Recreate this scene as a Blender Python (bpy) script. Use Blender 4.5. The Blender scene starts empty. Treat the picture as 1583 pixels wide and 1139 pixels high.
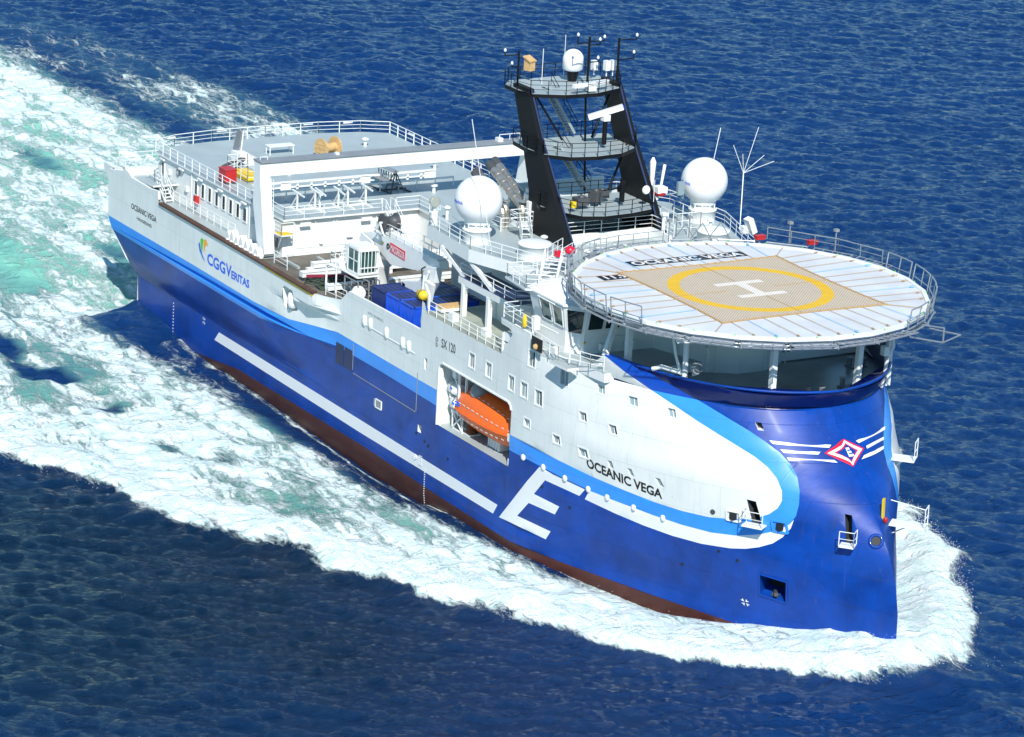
import bpy, bmesh, math, random
import numpy as np
from mathutils import Vector, Matrix, Euler
from mathutils.geometry import delaunay_2d_cdt
random.seed(7)
S=bpy.context.scene
COL=S.collection
R=math.radians
# ---------------------------------------------------------------- materials
def nmat(name, col, rough=.45, metal=0., var=.0, vscale=.6, bump=0., bscale=8., spec=.5, coat=0., streak=0.):
    m=bpy.data.materials.new(name); m.use_nodes=True; nt=m.node_tree; b=nt.nodes['Principled BSDF']
    b.inputs['Roughness'].default_value=rough; b.inputs['Metallic'].default_value=metal
    b.inputs['Specular IOR Level'].default_value=spec; b.inputs['Coat Weight'].default_value=coat
    b.inputs['Coat Roughness'].default_value=.07
    c=(*col,1)
    b.inputs['Base Color'].default_value=c
    m.diffuse_color=c
    tc=nt.nodes.new('ShaderNodeTexCoord')
    if var>0 or streak>0:
        n=nt.nodes.new('ShaderNodeTexNoise'); n.inputs['Scale'].default_value=vscale; n.inputs['Detail'].default_value=7; n.inputs['Roughness'].default_value=.62
        nt.links.new(tc.outputs['Object'],n.inputs['Vector'])
        mx=nt.nodes.new('ShaderNodeMix'); mx.data_type='RGBA'
        mr=nt.nodes.new('ShaderNodeMapRange'); mr.inputs[1].default_value=.3; mr.inputs[2].default_value=.72
        nt.links.new(n.outputs['Fac'],mr.inputs[0]); nt.links.new(mr.outputs[0],mx.inputs['Factor'])
        mx.inputs[6].default_value=(*[x*(1-var) for x in col],1); mx.inputs[7].default_value=(*[min(1,x*(1+var*.6)) for x in col],1)
        out=mx.outputs[2]
        if streak>0:
            mp=nt.nodes.new('ShaderNodeMapping'); mp.inputs['Scale'].default_value=(2.2,2.2,.12)
            nt.links.new(tc.outputs['Object'],mp.inputs['Vector'])
            n2=nt.nodes.new('ShaderNodeTexNoise'); n2.inputs['Scale'].default_value=1.6; n2.inputs['Detail'].default_value=6
            nt.links.new(mp.outputs[0],n2.inputs['Vector'])
            m2=nt.nodes.new('ShaderNodeMapRange'); m2.inputs[1].default_value=.52; m2.inputs[2].default_value=.8; m2.inputs[4].default_value=streak
            nt.links.new(n2.outputs['Fac'],m2.inputs[0])
            x2=nt.nodes.new('ShaderNodeMix'); x2.data_type='RGBA'; nt.links.new(m2.outputs[0],x2.inputs['Factor'])
            nt.links.new(out,x2.inputs[6]); x2.inputs[7].default_value=(*[x*.55+.02 for x in col],1)
            out=x2.outputs[2]
        nt.links.new(out,b.inputs['Base Color'])
    if bump>0:
        n3=nt.nodes.new('ShaderNodeTexNoise'); n3.inputs['Scale'].default_value=bscale; n3.inputs['Detail'].default_value=4
        nt.links.new(tc.outputs['Object'],n3.inputs['Vector'])
        bp=nt.nodes.new('ShaderNodeBump'); bp.inputs['Strength'].default_value=bump; bp.inputs['Distance'].default_value=.05
        nt.links.new(n3.outputs['Fac'],bp.inputs['Height']); nt.links.new(bp.outputs[0],b.inputs['Normal'])
    return m
def platebump(m, strength=.25, wave=.35):
    "weld seams and slightly dished shell plating, laid out along the hull"
    nt=m.node_tree; b=nt.nodes['Principled BSDF']
    tc=nt.nodes.new('ShaderNodeTexCoord'); sp=nt.nodes.new('ShaderNodeSeparateXYZ'); nt.links.new(tc.outputs['Object'],sp.inputs[0])
    cb=nt.nodes.new('ShaderNodeCombineXYZ'); nt.links.new(sp.outputs[0],cb.inputs[0]); nt.links.new(sp.outputs[2],cb.inputs[1])
    br=nt.nodes.new('ShaderNodeTexBrick'); br.inputs['Scale'].default_value=1; br.inputs['Brick Width'].default_value=5.2; br.inputs['Row Height'].default_value=2.35
    br.inputs['Mortar Size'].default_value=.03; br.inputs['Mortar Smooth'].default_value=.6; br.offset=.37
    br.inputs['Color1'].default_value=(1,1,1,1); br.inputs['Color2'].default_value=(.8,.8,.8,1); br.inputs['Mortar'].default_value=(0,0,0,1)
    nt.links.new(cb.outputs[0],br.inputs['Vector'])
    n=nt.nodes.new('ShaderNodeTexNoise'); n.inputs['Scale'].default_value=.55; n.inputs['Detail'].default_value=3; nt.links.new(cb.outputs[0],n.inputs['Vector'])
    ml=nt.nodes.new('ShaderNodeMath'); ml.operation='MULTIPLY'; ml.inputs[1].default_value=wave*6; nt.links.new(n.outputs['Fac'],ml.inputs[0])
    ad=nt.nodes.new('ShaderNodeMath'); ad.operation='ADD'; nt.links.new(br.outputs['Fac'],ad.inputs[1]); nt.links.new(ml.outputs[0],ad.inputs[0])
    bp=nt.nodes.new('ShaderNodeBump'); bp.inputs['Strength'].default_value=strength; bp.inputs['Distance'].default_value=.04
    nt.links.new(ad.outputs[0],bp.inputs['Height']); nt.links.new(bp.outputs[0],b.inputs['Normal'])
    # faint plate-to-plate tone difference and darker weld lines
    src=b.inputs['Base Color'].links[0].from_socket if b.inputs['Base Color'].links else None
    # thin brown weeping stains below seams and openings
    mpr=nt.nodes.new('ShaderNodeMapping'); mpr.inputs['Scale'].default_value=(2.6,2.6,.16); nt.links.new(tc.outputs['Object'],mpr.inputs['Vector'])
    nr=nt.nodes.new('ShaderNodeTexNoise'); nr.inputs['Scale'].default_value=1.1; nr.inputs['Detail'].default_value=8; nr.inputs['Roughness'].default_value=.7; nt.links.new(mpr.outputs[0],nr.inputs['Vector'])
    rr=nt.nodes.new('ShaderNodeMapRange'); rr.inputs[1].default_value=.60; rr.inputs[2].default_value=.76; rr.inputs[4].default_value=.4; nt.links.new(nr.outputs['Fac'],rr.inputs[0])
    rx=nt.nodes.new('ShaderNodeMix'); rx.data_type='RGBA'; nt.links.new(rr.outputs[0],rx.inputs['Factor']); nt.links.new(src,rx.inputs[6]); rx.inputs[7].default_value=(.16,.11,.075,1); src=rx.outputs[2]
    mx=nt.nodes.new('ShaderNodeMix'); mx.data_type='RGBA'; mx.blend_type='MULTIPLY'; mx.inputs['Factor'].default_value=.16
    if src: nt.links.new(src,mx.inputs[6])
    else: mx.inputs[6].default_value=b.inputs['Base Color'].default_value
    nt.links.new(br.outputs['Color'],mx.inputs[7]); nt.links.new(mx.outputs[2],b.inputs['Base Color'])
    return m
M={}
M['white']=nmat('white_paint',(.80,.82,.79),.42,var=.05,vscale=.5,streak=.12)
M['hullwhite']=platebump(nmat('hull_white_paint',(.75,.78,.75),.34,var=.07,vscale=.35,streak=.22),.3)
M['blue']=platebump(nmat('hull_blue_paint',(.001,.050,.32),.42,var=.38,vscale=.3,streak=.32,spec=.25,coat=.17),.35,.5)
M['navy']=nmat('bulwark_blue_painted_shade',(.004,.012,.105),.22,var=.15)  # hull blue, with the bulwark flare's shade and dark reflection put into the colour
M['band']=platebump(nmat('light_blue_paint',(.04,.29,.85),.3,var=.1,vscale=.4,streak=.12),.2)
M['bright']=nmat('band_blue_painted_shade',(.008,.10,.62),.3,var=.08)  # light blue band, deepened in the colour for its shading above the knuckle
M['dark_panel']=nmat('dark_shutter_blue',(.004,.012,.07),.35,var=.15)
M['boot']=nmat('boot_top_red',(.075,.02,.013),.5,var=.35,vscale=.5,streak=.4,bump=.2)
M['inner']=nmat('bulwark_inner_grey',(.35,.4,.4),.5,var=.1)
M['deck']=nmat('deck_grey_green',(.37,.43,.43),.42,var=.12,vscale=.35,bump=.1,bscale=20)
M['deckdark']=nmat('fore_deck_green_grey',(.33,.37,.345),.3,var=.3,vscale=.4)
M['deckside']=nmat('side_deck_green',(.36,.39,.32),.45,var=.2,vscale=.6)
M['wood']=nmat('working_deck_brown',(.14,.125,.10),.7,var=.6,vscale=.45,bump=.5)
M['black']=nmat('mast_black',(.004,.0045,.006),.5,var=.1,spec=.3)
M['wblue']=nmat('wing_blue_trim',(.03,.05,.12),.4)
M['glass']=nmat('window_glass',(.015,.03,.032),.06,spec=.8)
M['glassg']=nmat('cab_green_glass',(.03,.09,.08),.05,spec=.8)
M['paleglass']=nmat('curtained_glass',(.25,.33,.35),.12,spec=.7)
M['hole']=nmat('dark_opening',(.012,.013,.014),.6)
M['brown']=nmat('rust_brown_fender',(.10,.045,.025),.6,var=.4,vscale=1.5)
M['orange']=nmat('lifeboat_orange',(.85,.14,.01),.38,var=.06,vscale=1.2)
M['red']=nmat('red_paint',(.5,.02,.02),.4,var=.15)
M['dred']=nmat('dark_red_paint',(.2,.012,.012),.4,var=.15)
M['yellow']=nmat('yellow_paint',(.8,.55,.02),.5,var=.1)
M['steel']=nmat('stainless_steel',(.72,.66,.56),.36,metal=.85,var=.3,vscale=1.5)
M['alu']=nmat('aluminium_grey',(.45,.48,.50),.38,metal=.6,var=.1)
M['grey']=nmat('grey_paint',(.25,.27,.28),.5,var=.15)
M['dgrey']=nmat('dark_grey',(.07,.075,.08),.5,var=.15)
M['ply']=nmat('reel_plywood',(.62,.40,.17),.7,var=.25,vscale=3)
M['cont']=nmat('container_blue',(.012,.09,.62),.4,var=.2,vscale=.8,streak=.3)
M['contd']=nmat('container_navy',(.012,.03,.15),.45,var=.25,vscale=.8,streak=.3)
M['letter']=nmat('black_lettering',(.01,.01,.012),.4)
M['blet']=nmat('blue_lettering',(.01,.12,.72),.35)
M['green']=nmat('green_paint',(.12,.55,.02),.4)
M['logor']=nmat('logo_orange',(.9,.38,.01),.4)
M['lwhite']=nmat('lettering_white',(.8,.8,.8),.4)
M['crimson']=nmat('logo_red',(.72,.01,.04),.35)
M['radome']=nmat('radome_white',(.86,.86,.85),.35,var=.02)
M['heli']=nmat('helideck_grey_white',(.64,.66,.67),.55,var=.13,vscale=.35,bump=.05,bscale=30)
M['rope']=nmat('net_rope',(.42,.27,.12),.85)
M['strap']=nmat('cyan_strap',(.22,.5,.75),.6)
M['plastic']=nmat('raft_white',(.82,.82,.80),.3,var=.05)
M['lamp']=nmat('lamp_glass',(.5,.52,.45),.08,metal=.4)
def netmat(name,under,rope):
    m=nmat(name,under,.8); nt=m.node_tree; b=nt.nodes['Principled BSDF']
    tc=nt.nodes.new('ShaderNodeTexCoord'); mp=nt.nodes.new('ShaderNodeMapping'); mp.inputs['Rotation'].default_value=(0,0,R(45)); nt.links.new(tc.outputs['Object'],mp.inputs[0])
    outs=[]
    for ax in ('X','Y'):
        w=nt.nodes.new('ShaderNodeTexWave'); w.bands_direction=ax; w.inputs['Scale'].default_value=1.7; w.inputs['Distortion'].default_value=.6; w.inputs['Detail'].default_value=1
        nt.links.new(mp.outputs[0],w.inputs['Vector']); outs.append(w.outputs['Fac'])
    mm=nt.nodes.new('ShaderNodeMath'); mm.operation='MAXIMUM'; nt.links.new(outs[0],mm.inputs[0]); nt.links.new(outs[1],mm.inputs[1])
    mr=nt.nodes.new('ShaderNodeMapRange'); mr.inputs[1].default_value=.7; mr.inputs[2].default_value=.9; nt.links.new(mm.outputs[0],mr.inputs[0])
    n=nt.nodes.new('ShaderNodeTexNoise'); n.inputs['Scale'].default_value=1.2; n.inputs['Detail'].default_value=5; nt.links.new(tc.outputs['Object'],n.inputs['Vector'])
    rv=nt.nodes.new('ShaderNodeMix'); rv.data_type='RGBA'; nt.links.new(n.outputs['Fac'],rv.inputs['Factor']); rv.inputs[6].default_value=(*[c*.75 for c in rope],1); rv.inputs[7].default_value=(*[min(1,c*1.25) for c in rope],1)
    mx=nt.nodes.new('ShaderNodeMix'); mx.data_type='RGBA'; nt.links.new(mr.outputs[0],mx.inputs['Factor']); mx.inputs[6].default_value=(*under,1); nt.links.new(rv.outputs[2],mx.inputs[7])
    nt.links.new(mx.outputs[2],b.inputs['Base Color'])
    bp=nt.nodes.new('ShaderNodeBump'); bp.inputs['Strength'].default_value=.6; bp.inputs['Distance'].default_value=.03; nt.links.new(mm.outputs[0],bp.inputs['Height']); nt.links.new(bp.outputs[0],b.inputs['Normal'])
    return m
M['net']=netmat('landing_net_tan',(.60,.56,.48),(.42,.29,.15))
M['netring']=netmat('landing_net_over_yellow_ring',(.82,.52,.02),(.62,.36,.03))
M['neth']=netmat('landing_net_over_white_letter',(.84,.82,.78),(.6,.52,.4))
# ---------------------------------------------------------------- object helpers
def link(o,parent=None):
    COL.objects.link(o)
    if parent is not None: o.parent=parent
    return o
def tag(o,label=None,cat=None,group=None,kind=None):
    if label: o['label']=label
    if cat: o['category']=cat
    if group: o['group']=group
    if kind: o['kind']=kind
    return o
def empty(name,loc,label,cat,group=None,rz=0):
    o=bpy.data.objects.new(name,None); o.location=loc; o.rotation_euler=(0,0,rz); o.empty_display_size=.5; link(o)
    return tag(o,label,cat,group)
class MB:
    def __init__(s): s.v=[]; s.f=[]; s.sm=[]; s.mi=[]
    def add(s,vs,fs,smooth=False,mi=0):
        n=len(s.v); s.v+= [tuple(p) for p in vs]
        for f in fs: s.f.append([i+n for i in f]); s.sm.append(smooth); s.mi.append(mi)
        return s
    def box(s,c,d,rot=None,mi=0):
        x,y,z=d[0]/2,d[1]/2,d[2]/2
        P=[Vector((a,b,e)) for a in(-x,x) for b in(-y,y) for e in(-z,z)]
        if rot is not None:
            m=rot if isinstance(rot,Matrix) else Euler(rot).to_matrix(); P=[m@p for p in P]
        c=Vector(c); P=[p+c for p in P]
        return s.add(P,[(0,1,3,2),(4,6,7,5),(0,4,5,1),(2,3,7,6),(0,2,6,4),(1,5,7,3)],mi=mi)
    def bb(s,x0,x1,y0,y1,z0,z1,mi=0): return s.box(((x0+x1)/2,(y0+y1)/2,(z0+z1)/2),(x1-x0,y1-y0,z1-z0),mi=mi)
    def tube(s,a,b,r,n=6,r2=None,cap=True,mi=0):
        a=Vector(a); b=Vector(b); d=b-a
        if d.length<1e-6: return s
        r2=r if r2 is None else r2
        q=d.to_track_quat('Z','Y'); P=[]
        for c,rr in((a,r),(b,r2)):
            for i in range(n):
                t=2*math.pi*i/n; P.append(c+q@Vector((math.cos(t)*rr,math.sin(t)*rr,0)))
        F=[(i,(i+1)%n,n+(i+1)%n,n+i) for i in range(n)]
        s.add(P,F,n>=6,mi)
        if cap: s.add(P,[list(range(n))[::-1],list(range(n,2*n))],False,mi)
        return s
    def bar(s,a,b,w,h,mi=0,up=(0,0,1)):
        a=Vector(a); b=Vector(b); d=(b-a); L=d.length; d.normalize(); u=Vector(up)
        sd=d.cross(u)
        if sd.length<1e-4: sd=d.cross(Vector((1,0,0)))
        sd.normalize(); u=sd.cross(d)
        P=[p+sd*sx*w/2+u*sz*h/2 for p in(a,b) for sx in(-1,1) for sz in(-1,1)]
        return s.add(P,[(0,1,3,2),(4,6,7,5),(0,4,5,1),(2,3,7,6),(0,2,6,4),(1,5,7,3)],mi=mi)
    def prism(s,poly,z0,z1,mi=0,mtop=None):
        n=len(poly); a=sum(poly[i][0]*poly[(i+1)%n][1]-poly[(i+1)%n][0]*poly[i][1] for i in range(n))
        if a<0: poly=poly[::-1]
        P=[(x,y,z0) for x,y in poly]+[(x,y,z1) for x,y in poly]
        s.add(P,[[i,(i+1)%n,n+(i+1)%n,n+i] for i in range(n)]+[list(range(n))[::-1]],mi=mi)
        s.add(P,[list(range(n,2*n))],mi=mi if mtop is None else mtop)
        return s
    def vplate(s,pts,ax,a0,a1,mi=0):
        "polygon given in the plane normal to axis ax, thickness a0..a1"
        f={'y':lambda p,a:(p[0],a,p[1]),'x':lambda p,a:(a,p[0],p[1])}[ax]; n=len(pts)
        P=[f(p,a0) for p in pts]+[f(p,a1) for p in pts]
        return s.add(P,[[i,(i+1)%n,n+(i+1)%n,n+i] for i in range(n)]+[list(range(n))[::-1],list(range(n,2*n))],mi=mi)
    def lathe(s,c,prof,n=32,mi=0,axis='z',smooth=True):
        c=Vector(c); P=[]
        for r,h in prof:
            for i in range(n):
                t=2*math.pi*i/n; a,b=r*math.cos(t),r*math.sin(t)
                P.append(c+(Vector((a,b,h)) if axis=='z' else Vector((h,a,b)) if axis=='x' else Vector((b,h,a))))
        F=[(k*n+i,k*n+(i+1)%n,(k+1)*n+(i+1)%n,(k+1)*n+i) for k in range(len(prof)-1) for i in range(n)]
        s.add(P,F,smooth,mi)
        m=(len(prof)-1)*n
        s.add(P,[list(range(n))[::-1],list(range(m,m+n))],False,mi)
        return s
    def path(s,pts,r,n=6,mi=0):
        for a,b in zip(pts,pts[1:]): s.tube(a,b,r,n,mi=mi)
        return s
    def build(s,name,mats,parent=None,bevel=0,fixn=True):
        me=bpy.data.meshes.new(name); me.from_pydata([tuple(p) for p in s.v],[],s.f)
        if not isinstance(mats,(list,tuple)): mats=[mats]
        for m in mats: me.materials.append(M[m] if isinstance(m,str) else m)
        me.polygons.foreach_set('use_smooth',s.sm); me.polygons.foreach_set('material_index',s.mi)
        bm=bmesh.new(); bm.from_mesh(me)
        if fixn: bmesh.ops.recalc_face_normals(bm,faces=bm.faces)
        bm.to_mesh(me); bm.free()
        me.update()
        o=bpy.data.objects.new(name,me); link(o,parent)
        if bevel:
            md=o.modifiers.new('bevel','BEVEL'); md.width=bevel; md.segments=2; md.limit_method='ANGLE'
        return o
def rail_mb(mb,pts,h=1.1,sp=1.7,n=3,r=.036,closed=False,rp=.036):
    P=[Vector(p) for p in pts]
    if closed: P.append(P[0])
    for a,b in zip(P,P[1:]):
        for k in range(n):
            z=Vector((0,0,h*(n-k)/n)); mb.tube(a+z,b+z,r if k==0 else r*.7,5)
        L=(b-a).length; m=max(1,round(L/sp))
        for i in range(m+1):
            q=a+(b-a)*(i/m); mb.tube(q,q+Vector((0,0,h)),rp,5)
    return mb
def railing(pts,parent,mat='white',**k): return rail_mb(MB(),pts,**k).build('railing',mat,parent)
def stairs_mb(mb,a,b,w=.8,rail=True,mi=0,n=None,hr=1.0):
    a=Vector(a); b=Vector(b); d=b-a; hd=Vector((d.x,d.y,0)); 
    sd=hd.normalized().cross(Vector((0,0,1)))*w/2
    n=n or max(3,int(abs(d.z)/.24))
    for s_ in(-1,1):
        mb.bar(a+sd*s_,b+sd*s_,.06,.22,mi=mi)
        if rail:
            mb.tube(a+sd*s_+Vector((0,0,hr)),b+sd*s_+Vector((0,0,hr)),.032,5,mi=mi); mb.tube(a+sd*s_+Vector((0,0,hr*.5)),b+sd*s_+Vector((0,0,hr*.5)),.024,5,mi=mi)
            for t in(0,.33,.66,1): p=a+d*t+sd*s_; mb.tube(p,p+Vector((0,0,hr)),.03,5,mi=mi)
    yaw=math.atan2(hd.y,hd.x)
    for i in range(n):
        p=a+d*((i+.5)/n); mb.box(p,(.24,w,.035),(0,0,yaw),mi=mi)
    return mb
def lerpk(k,z):
    if z<=k[0][0]: return k[0][1]
    for (a,b),(c,d) in zip(k,k[1:]):
        if z<=c: return b+(d-b)*(z-a)/(c-a)
    return k[-1][1]
K_XS=[(-4,105.2),(0,105.5),(2.5,105.4),(4.7,104.8),(6.3,103.9),(7.9,102.6),(9.6,100.8),(11.4,98.65),(13.2,96.9),(15.1,95.3),(16.6,96.25),(18,97.0)]
K_A=[(-4,1.2),(0,1.25),(3,1.55),(6.2,1.9),(10,1.95),(12.5,1.7),(15,1.3)]
K_B=[(-4,1.),(0,1.),(6.2,1.),(10,.667),(12.5,.48),(15,.335)]
K_Y=[(-4,13.6),(-1,14),(15.1,14),(16.6,14.25)]
def ss(t): t=max(0,min(1,t)); return t*t*(3-2*t)
def hull(u,z):
    "u 0..110 starboard, 110..220 port (mirrored)"
    s=-1
    if u>110: u=220-u; s=1
    if u<=74:
        xst=lerpk([(2.6,4.3),(7.3,0)],z)
        x=u+xst*max(0,1-u/20)
        y=14.0
        f=lerpk([(2.6,0),(4.0,.55),(6.6,1)],z)
        ue=lerpk([(2.6,39.5),(6.5,44.6),(9.2,44.8)],z); us=lerpk([(9.0,33.),(9.8,41.3)],z)
        y+=1.2*f*ss((ue-u)/(ue-us))
        if z<-1: y+=(z+1)*.13
        return (x,s*y,z)
    xs=lerpk(K_XS,z); a=lerpk(K_A,z); b=lerpk(K_B,z); Y=lerpk(K_Y,z)
    Y=14+(Y-14)*min(1,(u-74)/6)
    t=math.sin((u-74)/36*math.pi/2)
    if t>.999999: return (xs,0.0,z)
    c=lerpk([(9,1.),(12,.998),(15,.995)],z); k0=(1-c**a)**b if c<1 else 0.; y=Y*max(0,(max(0,1-(c*t)**a)**b-k0)/(1-k0))
    return (74+(xs-74)*t,s*y,z)
def hv(u,z,off=0.):
    p=Vector(hull(u,z))
    if off:
        e=.05
        a=Vector(hull(min(max(u+e,0),220),z))-Vector(hull(max(u-e,0),z)); b=Vector(hull(u,z+e))-Vector(hull(u,z-e))
        n=a.cross(b)
        if n.length>1e-9: n.normalize()
        if n.dot(Vector((0 if u<80 or u>140 else p.x-80,p.y,0)))<0: n=-n
        p=p+n*off
    return p
def inpoly(x,y,P):
    c=False; j=len(P)-1
    for i in range(len(P)):
        if (P[i][1]>y)!=(P[j][1]>y) and x<(P[j][0]-P[i][0])*(y-P[i][1])/(P[j][1]-P[i][1])+P[i][0]: c=not c
        j=i
    return c
def cdt_region(polys, classify, grid, lines=()):
    """constrained triangulation in (u,z); classify(u,z)->material index or None"""
    V=[];E=[]
    def loop(P,closed=True):
        n=len(V); V.extend(Vector(p) for p in P)
        for i in range(len(P)-(0 if closed else 1)): E.append((n+i,n+(i+1)%len(P)))
    for P in polys: loop(P)
    for L in lines: loop(L,False)
    V.extend(Vector(g) for g in grid)
    vs,_,fs,*_=delaunay_2d_cdt(V,E,[],0,1e-5)
    F=[];mi=[]
    for f in fs:
        c=sum((vs[i] for i in f),Vector((0,0)))/len(f); k=classify(c.x,c.y)
        if k is None: continue
        F.append(list(f)); mi.append(k)
    return vs,F,mi
def surf_obj(name,vs,F,mi,mats,parent,off=0.,sharp=28,smooth=True):
    used=sorted({i for f in F for i in f}); rm={o:n for n,o in enumerate(used)}
    P=[tuple(hv(vs[i].x,vs[i].y,off)) for i in used]
    me=bpy.data.meshes.new(name); me.from_pydata(P,[],[[rm[i] for i in f] for f in F])
    for m in mats: me.materials.append(M[m])
    me.polygons.foreach_set('material_index',mi)
    bm=bmesh.new(); bm.from_mesh(me); bmesh.ops.remove_doubles(bm,verts=bm.verts,dist=.0005); 
    for f in bm.faces: f.smooth=smooth
    for e in bm.edges:
        if len(e.link_faces)==2 and e.calc_face_angle(0)>R(sharp): e.smooth=False
    bm.to_mesh(me); bm.free(); me.update()
    return link(bpy.data.objects.new(name,me),parent)
def patch(name,polys,mats,parent,off=.012,step=.6,holes=()):
    "paint laid on the shell: polys = [(material index, polygon)] in hull coordinates"
    g=[]
    for _,P in polys:
        u0,u1=min(p[0] for p in P),max(p[0] for p in P); z0,z1=min(p[1] for p in P),max(p[1] for p in P)
        u=math.ceil(u0/step)*step
        while u<u1:
            z=math.ceil(z0/step)*step
            while z<z1:
                if inpoly(u,z,P): g.append((u,z))
                z+=step
            u+=step
    def cl(x,y):
        for h in holes:
            if inpoly(x,y,h): return None
        for m,P in polys:
            if inpoly(x,y,P): return m
        return None
    vs,F,mi=cdt_region([P for _,P in polys]+list(holes),cl,g)
    return surf_obj(name,vs,F,mi,mats,parent,off)
def text_mesh(s,bold=.0,shear=0.):
    c=bpy.data.curves.new('t','FONT'); c.body=s; c.size=1; c.offset=bold; c.shear=shear; c.resolution_u=3
    o=bpy.data.objects.new('t',c); COL.objects.link(o); dg=bpy.context.evaluated_depsgraph_get(); dg.update()
    me=bpy.data.meshes.new_from_object(o.evaluated_get(dg)); bpy.data.objects.remove(o)
    xs=[v.co.x for v in me.vertices]; ys=[v.co.y for v in me.vertices]
    return me,min(xs),max(xs),min(ys),max(ys)
def hull_text(name,s,bl,br,tl,tr,mat,parent,bold=.02,off=.014):
    "bilinear placement of the lettering between four hull coordinates"
    me,x0,x1,y0,y1=text_mesh(s,bold)
    for v in me.vertices:
        a=(v.co.x-x0)/(x1-x0); b=(v.co.y-y0)/(y1-y0)
        u=(bl[0]*(1-a)+br[0]*a)*(1-b)+(tl[0]*(1-a)+tr[0]*a)*b
        z=(bl[1]*(1-a)+br[1]*a)*(1-b)+(tl[1]*(1-a)+tr[1]*a)*b
        v.co=hv(u,z,off)
    me.name=name; me.materials.append(M[mat]); return link(bpy.data.objects.new(name,me),parent)
def flat_text(name,s,origin,ex,ey,w,h,mat,parent,bold=.02):
    "lettering on a plane: origin = lower left corner"
    me,x0,x1,y0,y1=text_mesh(s,bold); O=Vector(origin); ex=Vector(ex).normalized(); ey=Vector(ey).normalized()
    for v in me.vertices: v.co=O+ex*((v.co.x-x0)/(x1-x0)*w)+ey*((v.co.y-y0)/(y1-y0)*h)
    me.name=name; me.materials.append(M[mat]); return link(bpy.data.objects.new(name,me),parent)
# ================================================================ SHIP
ship=empty('survey_ship',(0,0,0),'large white and blue survey ship with a tall upright bow, under way through white foam','ship')
W_IN=[(83.65,16.95),(85.91,16.08),(88.71,15.17),(90.98,14.47),(93.26,13.66),(95.25,12.96),(96.69,12.42),(97.85,11.86),(98.5,11.3),(98.7,10.62),(98.36,9.87),(97.56,9.19),(96.5,8.58),(95.22,8.04),(93.74,7.55),(91.7,7.08),(89.8,6.84),(87.9,6.82),(85.9,6.97),(83.87,7.22),(81.66,7.46)]
B_OUT=[(88.17,16.55),(90.95,15.87),(94.39,14.95),(96.84,14.13),(98.51,13.53),(99.78,12.94),(100.78,12.35),(101.2,11.65),(101.0,10.84),(100.25,10.0),(99.06,9.12),(97.72,8.23),(96.4,7.5),(94.95,6.9),(93.16,6.33),(91.24,5.85),(89.41,5.65),(87.46,5.70),(85.51,5.87),(83.51,6.08),(81.4,6.26)]
W_OUT=[(97.22,7.94),(96.33,7.25),(95.02,6.46),(93.94,5.85),(92.73,5.35),(91.62,5.0),(90.45,4.76),(88.39,4.56),(86.42,4.60),(84.51,4.80),(82.57,5.1),(80.45,5.45),(80.95,6.28)]
TOP=[(0,11.9),(1.2,12.0),(4.2,12.6),(5.2,12.2),(9.2,12.15),(10.9,12.3),(11.2,11.2),(42.3,10.93),(44.78,11.06),(46.2,12.17),(58.55,12.25),(58.6,14.67),(59.0,14.6),(59.44,13.83),(71.25,13.83),(72.84,15.77),(72.8,16.0),(72.3,16.2),(71.12,16.25),(71.05,16.75),(75.39,16.6),(75.6,15.8),(79.2,15.6),(82.33,15.75),(83.8,17.05),(86.5,16.85),(90,16.65),(94,16.55),(110,16.5)]
ZB=-4.
def topz(u):
    u=min(u,220-u); return lerpk(TOP,u)
band_lo=[(0,6.25),(20,6.15),(32,6.1),(40,6.6),(44.5,6.93),(52,6.95),(61,6.82),(74,6.70),(77.1,6.68),(79,6.5)]
band_hi=[(0,7.40),(19,7.40),(31,7.3),(37,7.35),(41,7.75),(44.4,8.14),(54,8.08),(62,8.1),(73.6,7.93),(78.5,7.78)]
BAND=band_lo+B_OUT[::-1]+[(83.8,17.03)]+W_IN[1:]+band_hi[::-1]      # closed ring of light blue
BAND=band_lo+B_OUT[::-1]+W_IN+band_hi[::-1]
WHITE=band_hi+W_IN[::-1]+[(83.8,30),(-1,30),(-1,7.4)]
EPOLY=[(76.73,6.62),(80.61,6.25),(80.05,5.56),(77.2,5.74),(76.14,4.23),(78.25,4.04),(77.81,3.24),(75.65,3.30),(74.64,1.83),(77.33,1.65),(76.89,.82),(72.29,.88)]
STRIPE=[(21.89,1.88),(71.97,1.78),(71.35,.87),(49.48,.74),(20.99,.93)]
BOOT=[(0,-2.2),(12,-1.7),(19,-1.15),(26,-.4),(50,-.25),(62,-.45),(74,-.5),(78,-.66),(86,-1.18),(92,-1.62),(104,-2.2),(110,-2.4)]
BOATH=[(61.85,5.3),(73.3,5.3),(73.3,9.9),(73.15,10.25),(72.8,10.45),(62.4,10.55),(62.0,10.4),(61.85,10.05)]
FAIRL=[(36.3,8.5),(36.6,8.25),(38.0,8.2),(38.35,8.5),(38.45,9.9),(38.2,10.2),(36.7,10.25),(36.35,10.0)]
HATCH=[(91.75,1.55),(93.75,1.35),(94.15,3.1),(92.1,3.25)]
GAR=[(44.25,5.5),(45.7,5.5),(45.7,7.25),(44.25,7.25)]
def rect(u,z,w,h): return [(u-w/2,z-h/2),(u+w/2,z-h/2),(u+w/2,z+h/2),(u-w/2,z+h/2)]
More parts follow.
